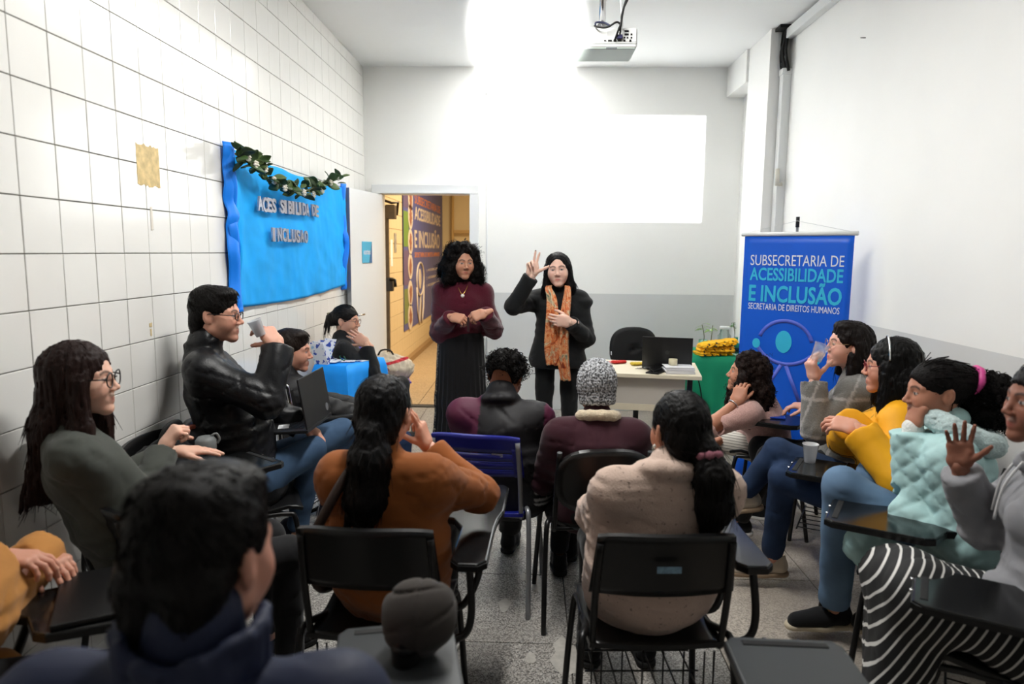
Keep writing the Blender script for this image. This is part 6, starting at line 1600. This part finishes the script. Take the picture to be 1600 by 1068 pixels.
# mint puffer: fleece hood, cord
I = S12; nb = I['nb']
v, f = vol([RC(nb - I['F'] * .02 + I['R'] * .09 * math.cos(a) - I['F'] * .11 * math.sin(a) + UP * (.03 - .05 * math.sin(a)), nb - I['F'] * .02 + I['R'] * .09 * math.cos(a + .5) - I['F'] * .11 * math.sin(a + .5) + UP * (.03 - .05 * math.sin(a + .5)), .038, None, .02) for a in np.arange(-.6, 3.6, .5)], .008, waves(4, .03, .004))
worn(I, 'fleece_hood', v, f, M_knit, (196, 216, 216))
cuff = I['arms']['R']; e2 = cuff[1] + (cuff[2] - cuff[1]) * .88
v, f = vol([RC(e2 - unit(cuff[2] - cuff[1]) * .03, cuff[2] - unit(cuff[2] - cuff[1]) * .01, .042, .036, 0)], .006, folds(5, .05, .003)); worn(I, 'knit_cuff', v, f, M_knit, (226, 226, 222))
# hoodie print and drawcords
I = S13
for sg in (-1, 1): worn_tube(I, 'drawcord', [I['nb'] + I['F'] * .095 + I['R'] * .035 * sg - UP * .02, I['nb'] + I['F'] * .135 + I['R'] * .04 * sg - UP * .1, I['nb'] + I['F'] * .15 + I['R'] * .045 * sg - UP * .2], .004, mat('pale_cord', (206, 206, 206), .7), smooth=4)
# wrist ring and watch
for I, sd in ((S1, 'R'), (S9, 'L')):
    a, e, w_, _ = I['arms'][sd]; ax = unit(w_ - e); x = unit(np.cross(ax, UP)); y = np.cross(ax, x); cc = w_ - ax * .02
    worn_tube(I, 'bracelet', [cc + (x * math.cos(t_) + y * math.sin(t_)) * .032 for t_ in np.arange(0, 6.28, .4)], .0035, M_chrome, True)
# ------------------------------------------------------------------ projector
pj = empty('projector', tuple(at(940, 70, 3.9)), 0, 'white video projector hung from the ceiling, its cable side to the room', 'projector')
pz = ZC - pj.location.z
M_pj = mat('projector_white', (222, 224, 222), .45); M_pjg = mat('projector_under', (206, 220, 212), .5)
MB().box((0, 0, .0), (.345, .26, .1), bevel=.012, seg=3).build('housing', M_pj, pj)
MB().box((0, .0, -.045), (.335, .25, .02), bevel=.008).build('bottom_cover', M_pjg, pj)
MB().box((0, -.1305, -.03), (.34, .002, .004)).build('seam', mat('seam_grey', (150, 154, 152), .6), pj)
MB().box((.09, -.131, .012), (.15, .002, .066)).build('socket_panel', mat('panel_grey', (204, 206, 205), .5), pj)
for i, (x, z, w_, h_) in enumerate(((.115, .03, .022, .01), (.115, .014, .022, .01), (.14, .014, .009, .009), (.105, -.002, .008, .008), (.12, -.002, .008, .008), (.14, -.002, .008, .008), (.03, -.016, .02, .008), (.055, -.016, .014, .01), (.08, -.016, .02, .008), (.105, -.016, .01, .01), (.135, -.016, .01, .01), (.005, -.016, .012, .005))):
    MB().box((x, -.1325, z), (w_, .004, h_), bevel=.001).build('socket', M_black_plastic, pj)
MB().box((.078, -.14, .0), (.03, .02, .02), bevel=.003).build('plug', mat('vga_plug', (40, 40, 80), .5), pj)
MB().box((.04, -.128, -.053), (.055, .02, .006)).build('vent', mat('vent_grey', (110, 116, 118), .5), pj)
MB().lathe([(.03, 0), (.034, .02), (.028, .03)], (-.08, .13, 0), 20, Matrix.Rotation(-math.pi / 2, 3, 'X')).build('lens', M_black_plastic, pj)
MB().tube([(0, 0, .05), (0, 0, .1)], [.05, .03], 12).tube([(0, 0, .09), (0, 0, pz)], .018, 12).build('ceiling_mount', M_chrome, pj)
MB().tube([(-.035, -.1, .052), (-.045, -.12, .075), (0, -.11, .078), (.03, -.12, .06)], .005, 6, smooth=4).build('safety_strap', mat('navy_strap', (40, 44, 70), .6), pj)
b = MB().tube([(.055, -.14, -.014), (.07, -.17, .03), (.08, -.17, .06), (.1, -.15, .16), (.155, -.12, .3), (.13, -.1, .5), (.1, 0, pz)], .0055, 8, smooth=6)
b.build('power_cable', M_black_matte, pj)
MB().tube([(.078, -.15, .01), (.082, -.17, .06), (.088, -.16, .12), (.15, -.13, .29), (.12, -.1, .5), (.09, 0, pz)], .0045, 8, smooth=6).build('video_cable', M_black_matte, pj)
MB().tube([(-.05, -.12, .06), (-.04, -.15, .045), (.01, -.16, .04), (.06, -.16, .066), (.085, -.15, .05)], .005, 8, smooth=6).build('loose_cable', M_black_matte, pj)
MB().tube([(.08, -.14, .01), (.09, -.15, .06), (.08, -.12, .2), (.07, 0, pz)], .004, 6, smooth=6).build('white_cable', M_white_plastic, pj)
# beam: picture frame of light thrown on the back wall
bl = light('projector_beam', 'SPOT', tuple(V(pj.location) + V((-.08, .2, 0))), None, 900, (.95, .97, 1.0), spot_size=math.radians(70), spot_blend=0.0, shadow_soft_size=.01)
lens = V(bl.location)
bl.rotation_euler = (math.pi / 2, 0, 0)       # straight at the back wall
dY = YB - lens.y
c0, c1 = at(818, 345, YB), at(1103, 181, YB)
bx0, bx1 = (c0[0] - lens.x) / dY, (c1[0] - lens.x) / dY; bz0, bz1 = (c0[2] - lens.z) / dY, (c1[2] - lens.z) / dY
ld = bl.data; ld.use_nodes = True; nt = ld.node_tree; em = [n for n in nt.nodes if n.type == 'EMISSION'][0]
tc = nt.nodes.new('ShaderNodeTexCoord'); sp = nt.nodes.new('ShaderNodeSeparateXYZ'); nt.links.new(tc.outputs['Normal'], sp.inputs[0])
def node(op, a, b_=None):
    n = nt.nodes.new('ShaderNodeMath'); n.operation = op
    for i, q in enumerate((a, b_)):
        if q is None: continue
        if isinstance(q, (int, float)): n.inputs[i].default_value = q
        else: nt.links.new(q, n.inputs[i])
    return n.outputs[0]
az = node('ABSOLUTE', sp.outputs[2])
rx = node('DIVIDE', sp.outputs[0], az); ry = node('DIVIDE', sp.outputs[1], az)
msk = node('MULTIPLY', node('MULTIPLY', node('GREATER_THAN', rx, min(bx0, bx1)), node('LESS_THAN', rx, max(bx0, bx1))), node('MULTIPLY', node('GREATER_THAN', ry, bz0), node('LESS_THAN', ry, bz1)))
nt.links.new(msk, em.inputs['Strength'])

# ------------------------------------------------------------------ things on the green table
GT = .735
def glass(name, label, p, prof, col=(220, 240, 236), cat='jar', parts=None):
    r = empty(name, tuple(p), 0, label, cat)
    MB().lathe(prof, seg=24).build('vessel', mat('clear_glass', (235, 245, 243), .05, trans=.9, ior=1.2, alpha=.55), r)
    return r
def sprout(parent, x, y, z, hgt, n, seed, m1):
    rs = random.Random(seed)
    MB().tube([(x, y, z), (x + .01, y, z + hgt * .5), (x + rs.uniform(-.02, .02), y, z + hgt)], [.005, .003], 6, smooth=4).build('stem', mat('stem_brown', (92, 98, 60), .7), parent)
    for k_ in range(n):
        a = rs.uniform(0, 6.28); L = rs.uniform(.05, .09); zz = z + hgt * rs.uniform(.75, 1.0); up = rs.uniform(.1, .6)
        def fn(u, v, a=a, L=L, zz=zz, up=up):
            wv_ = (v - .5) * .026 * math.sin(math.pi * min(max(u, .03), .97)); r_ = u * L
            return (x + math.cos(a) * r_ - math.sin(a) * wv_, y + math.sin(a) * r_ + math.cos(a) * wv_, zz + up * r_ - .5 * r_ * r_ / L)
        MB().grid(fn, 6, 2, .001).build('leaf', m1, parent)
M_gleaf = mat('sprout_leaf', (126, 160, 84), .5)
Yg = 6.35
j1 = glass('plant_jar', 'small glass with a spiky green sprout, leftmost on the green table', at(1098, 538, Yg) * [1, 1, 0] + [0, 0, GT], [(.03, 0), (.036, .004), (.04, .1), (.037, .1), (.033, .008)])
sprout(j1, 0, 0, .02, .22, 9, 1, M_gleaf)
j2 = glass('plant_jar', 'small glass with a thin bending sprout, second on the green table', at(1109, 541, 6.2) * [1, 1, 0] + [0, 0, GT], [(.03, 0), (.036, .004), (.042, .11), (.039, .11), (.033, .008)])
sprout(j2, 0, 0, .02, .23, 8, 2, M_gleaf); sprout(j2, .01, 0, .02, .09, 3, 5, M_gleaf)
j3 = glass('glass_bottle', 'tall clear glass bottle with a screw lid on the green table', at(1131, 540, Yg) * [1, 1, 0] + [0, 0, GT], [(.05, 0), (.06, .006), (.06, .14), (.042, .165), (.04, .2), (.036, .2), (.055, .02)])
MB().tube([(0, 0, .2), (0, 0, .225)], .044, 20).build('lid', M_white_plastic, j3)
j4 = empty('soap_bottle', tuple(at(1150, 545, 6.2) * [1, 1, 0] + [0, 0, GT]), 0, 'small teal-green pump bottle standing beside the banner', 'bottle')
MB().lathe([(.028, 0), (.033, .005), (.033, .085), (.012, .1), (.012, .12)], seg=20).build('bottle_body', mat('teal_bottle', (20, 140, 120), .3, alpha=.9), j4)
MB().lathe([(.036, .02), (.036, .055)], seg=20).build('label_band', mat('dark_teal', (16, 70, 70), .5), j4); MB().tube([(0, 0, .12), (0, 0, .145)], .013, 12).build('cap', mat('teal_cap', (24, 130, 110), .4), j4)
j5 = glass('plant_jar', 'glass with a broad-leaved sprout behind the teal pump bottle', at(1146, 535, 6.45) * [1, 1, 0] + [0, 0, GT], [(.03, 0), (.036, .004), (.038, .1), (.035, .1), (.033, .008)])
sprout(j5, 0, 0, .02, .23, 8, 8, mat('sprout_leaf_dark', (70, 118, 50), .5))
M_yel = mat('yellow_fabric', (238, 178, 18), .7, bump=.3, bscale=40)
yc = at(1120, 552, 6.05); yc[2] = GT
for i in range(9):
    w1 = random.uniform(.26, .31); rz = random.uniform(-.18, .18)
    v_, f_ = vol([EC((-w1 / 2, 0, .009), (w1 / 2, .02, .012), .075, .009, .07, .011, (0, 1, 0), 0)], .0075, waves(60 + i, .07, .003))
    c_ = np.tile(A3(lin((238, 178, 18))), (len(v_), 1)); mk = (np.abs((v_[:, 0] * 14) % 1 - .5) < .1) & (v_[:, 1] < -.05) & (i % 2 == 0); c_[mk] = A3(lin((50, 44, 30)))
    o = npmesh('folded_bag', v_, f_, M_cloth, None, cols=c_)
    o.location = yc + np.array([-.03 + .05 * (i / 9), .0 + .012 * (i % 3), .004 + i * .0115 + (.01 if i > 5 else 0)]); o.rotation_euler = (0, .06 - .04 * i * .6 if i > 5 else 0, rz)
    tag(o, ('lowest' if i == 0 else 'topmost' if i == 8 else ('second', 'third', 'fourth', 'fifth', 'sixth', 'seventh', 'eighth')[i - 1]) + ' folded yellow drawstring bag of the pile, counted from the green table up', 'bag', 'folded yellow bags on the green table')

# ------------------------------------------------------------------ cups, phones, flask, folder, cap
M_cup = mat('translucent_cup', (226, 230, 234), .25, trans=.35, alpha=.72); M_clear = mat('clear_cup', (240, 244, 246), .06, trans=.7, alpha=.4, ior=1.15)
def cup(label, p, M3=None, m=None, h=.085, r=.033):
    o = MB().lathe([(r * .68, 0), (r * .72, .002), (r * .97, h - .006), (r * 1.06, h - .004), (r * 1.06, h), (r * .94, h), (r * .66, .004)], seg=28).build('plastic_cup', m or M_cup)
    o.location = p
    if M3 is not None: o.rotation_euler = M3
    return tag(o, label, 'cup', 'plastic cups')
def tab_point(cx, cy, phi, r_, f_, z):
    a = math.radians(phi); F = (math.sin(a), math.cos(a)); R = (math.cos(a), -math.sin(a)); return (cx + R[0] * r_ + F[0] * f_, cy + R[1] * r_ + F[1] * f_, z)
cup('ribbed translucent cup standing on the tablet in front of the yellow jacket', tab_point(1.50, 2.56, -60, .29, .45, .7))
cup('small whitish cup held up by the man in the leather jacket', tuple(at(408, 524, 3.03)), (.15, -.35, 0), M_cup, .075, .03)
cup('clear cup held to her lips by the woman in the grey sweater', tuple(at(1274, 563, 3.3)), (-.1, .4, 0), M_clear, .085, .035)
def phone(label, p, rz, c, m=None, sz=(.075, .155)):
    r = empty('phone', p, rz, label, 'phone', 'phones')
    MB().box((0, 0, .005), (sz[0], sz[1], .009), bevel=.003).build('case', mat('phone_' + label[:6], c, .3), r); MB().box((0, 0, .0097), (sz[0] - .008, sz[1] - .01, .0006)).build('screen', m or M_screen, r)
    return r
phone('black phone lying on the tablet behind the plastic cup', tab_point(1.50, 2.56, -60, .26, .27, .701), math.radians(60) + 1.5, (22, 20, 20))
phone('blue phone on the tablet by the grey-sweater woman\'s hand', tab_point(1.56, 3.52, -62, .24, .34, .701), math.radians(62) + .2, (30, 70, 180), mat('blue_screen', (30, 64, 160), .2))
fk = empty('flask', tuple(at(322, 700, 2.72) * [1, 1, 0] + [0, 0, .747]), .4, 'grey steel insulated flask on the tablet by the blazer woman\'s hand', 'flask')
MB().lathe([(.034, 0), (.036, .004), (.036, .06), (.038, .062)], seg=24).build('flask_body', M_chrome, fk); MB().lathe([(.04, .06), (.041, .064), (.041, .098), (.03, .112), (.012, .114)], seg=24).build('lid', mat('grey_lid', (112, 116, 116), .5), fk)
MB().tube([(.02, 0, .112), (.04, 0, .122), (.052, 0, .1), (.043, 0, .08)], .005, 8, smooth=4).build('loop', mat('grey_lid', (112, 116, 116), .5), fk)
fo = tab_point(-1.34, 1.36, 66, -.24, .34, .701)
f_o = empty('folder', fo, -math.radians(66) + .1, 'black folder lying on the tablet at the left edge', 'folder')
MB().box((0, 0, .008), (.3, .22, .014), bevel=.004).build('cover', M_black_plastic, f_o); MB().tube([(.12, .108, .012), (.12, -.108, .012)], .003, 6).build('elastic', M_black_matte, f_o)
# cap and lens hood on the navy man's tablet
cp = A3(tab_point(-.47, .98, -12, .36, .40, .70))
cp = at(653, 985, 1.5); cp[2] = .70
v_, f_ = vol([RC((0, 0, .03), (0, .0, .07), .052, .06, 0), EL((0, .005, .105), (.088, .08, .068), .03), EL((.012, -.03, .08), (.078, .058, .055), .03)], .005, lambda p: folds(78, .08, .007)(p) + .004 * np.exp(-((p[:, 0] - .008) / .004) ** 2) + .0035 * np.exp(-((p[:, 2] - .1 - .3 * p[:, 0]) / .004) ** 2), [BOXP((-.2, -.2, -.1), (.2, .2, .012))])
o = npmesh('flat_cap', v_, f_, M_cloth, None, cols=np.tile(A3(lin((58, 53, 50))), (len(v_), 1))); o.location = cp + np.array([0, 0, -.005]); tag(o, 'dark grey cloth cap perched on a black holder, front centre', 'cap')
hd_ = empty('cap_holder', tuple(cp + np.array([-.02, -.05, 0])), 0, 'black cylinder holding the grey cap on the grey tablet', 'bottle')
MB().lathe([(.03, 0), (.032, .004), (.032, .06), (.027, .07), (.027, .1)], seg=24).build('cylinder', M_black_plastic, hd_); MB().lathe([(.0335, .03), (.0335, .05)], seg=24).build('ring', M_black_metal, hd_)
# laptop on the leather-jacket man's lap, sticky note and card on it
lp = laptop('open black laptop resting on the jeans of the leather-jacket man', (0, 0, 0), 0, tilt=84, w=.37, d=.25, logo_pos=(-.13, .18), logo_r=.02)
LM = Matrix.Translation(at(462, 664, 3.30)) @ Matrix.Rotation(-math.radians(91), 4, 'Z') @ Matrix.Rotation(.06, 4, 'X')
lp.matrix_world = LM
for (x, y, c, lb, nm, w_) in ((-.14, -.08, (232, 190, 92), 'yellow sticky note on the lap laptop', 'sticky_note', .06), (.10, -.02, (210, 212, 214), 'white card lying across the lap laptop keyboard', 'card', .08)):
    thing_mesh(MB().box((0, 0, .0195), (w_, .05, .0015), rot=.3), nm, mat('note_' + nm, c, .6), lb, 'note', LM @ Matrix.Translation((x, y, 0)))
# backpack between blazer woman and leather-jacket man
bk_o = np.array([-1.49, 2.80, .46])
bkp = empty('backpack', tuple(bk_o), 1.25, 'black backpack with brown trim propped against the tiled wall', 'backpack')
v_, f_ = vol([EC((-.15, 0, .12), (.15, 0, .12), .12, .1, .12, .1, (0, 0, 1), 0), EC((-.12, 0, .22), (.12, .02, .25), .08, .08, .07, .07, (0, 0, 1), .05), EL((.0, -.09, .1), (.12, .05, .08), .03)], .009, waves(91, .12, .006), [BOXP((-.4, -.4, -.2), (.4, .4, .005))])
npmesh('bag_body', v_, f_, M_cloth, bkp, cols=np.tile(A3(lin((24, 24, 26))), (len(v_), 1)))
MB().tube([(-.1, -.02, .3), (-.07, -.03, .35), (.0, -.03, .36), (.04, -.02, .315)], .011, 8, smooth=5).build('top_handle', M_black_matte, bkp); MB().box((.06, -.01, .325), (.09, .03, .014), bevel=.004).build('trim_patch', mat('brown_leather', (112, 52, 34), .5), bkp)
MB().tube([(-.02, -.13, .17), (.0, -.135, .13), (.02, -.13, .08)], .004, 6).build('zip', M_greymetal, bkp)
stool = make_chair('black chair by the tiled wall carrying the backpack', (-1.36, 2.80), 88, rack=False)
bkp.scale = (.95, .8, 1.22)
# beige bag with red stripe on the violet chair
bg = empty('tote_bag', (-1.30, 6.2, .455), .2, 'beige canvas bag with a red stripe on the violet chair', 'bag')
v_, f_ = vol([EC((-.14, 0, .1), (.14, 0, .1), .1, .1, .1, .1, (0, 0, 1), 0), EL((.02, -.05, .1), (.15, .1, .1), .04), EL((0, 0, .19), (.12, .07, .05), .03)], .008, waves(95, .1, .006), [BOXP((-.4, -.4, -.2), (.4, .4, .005))])
c_ = np.tile(A3(lin((196, 182, 160))), (len(v_), 1)); c_[np.abs(v_[:, 2] - .16 - .2 * v_[:, 0]) < .012] = A3(lin((170, 34, 44)))
npmesh('bag_body', v_, f_, M_cloth, bg, cols=c_); MB().tube([(-.08, -.03, .21), (-.05, -.04, .27), (.03, -.04, .27), (.07, -.03, .2)], .008, 8, smooth=4).build('handle', M_black_matte, bg)
# rust-sweater woman's shoulder bag
sb = empty('shoulder_bag', (-.66, 2.28, .48), 0, 'dark brown shoulder bag with its strap across the rust-brown sweater', 'bag')

a_ = S5; nb5 = a_['nb']; bo = V((-.66, 2.28, .48))
MB().tube([V(p) - bo for p in (nb5 - a_['R'] * .07 + UP * .01, nb5 - a_['R'] * .1 - a_['F'] * .09 - UP * .03, nb5 - a_['R'] * .16 - a_['F'] * .135 - UP * .15, nb5 - a_['R'] * .225 - a_['F'] * .09 - UP * .26, (-.68, 2.2, .62))], .015, 8, smooth=6).build('strap', mat('brown_strap', (48, 30, 22), .5), sb)
v_, f_ = vol([EC((-.02, -.1, .1), (-.02, .1, .1), .1, .05, .1, .05, (0, 0, 1), 0)], .008, waves(3, .1, .004)); npmesh('pouch', v_, f_, M_leather, sb, cols=np.tile(A3(lin((48, 30, 22))), (len(v_), 1)))
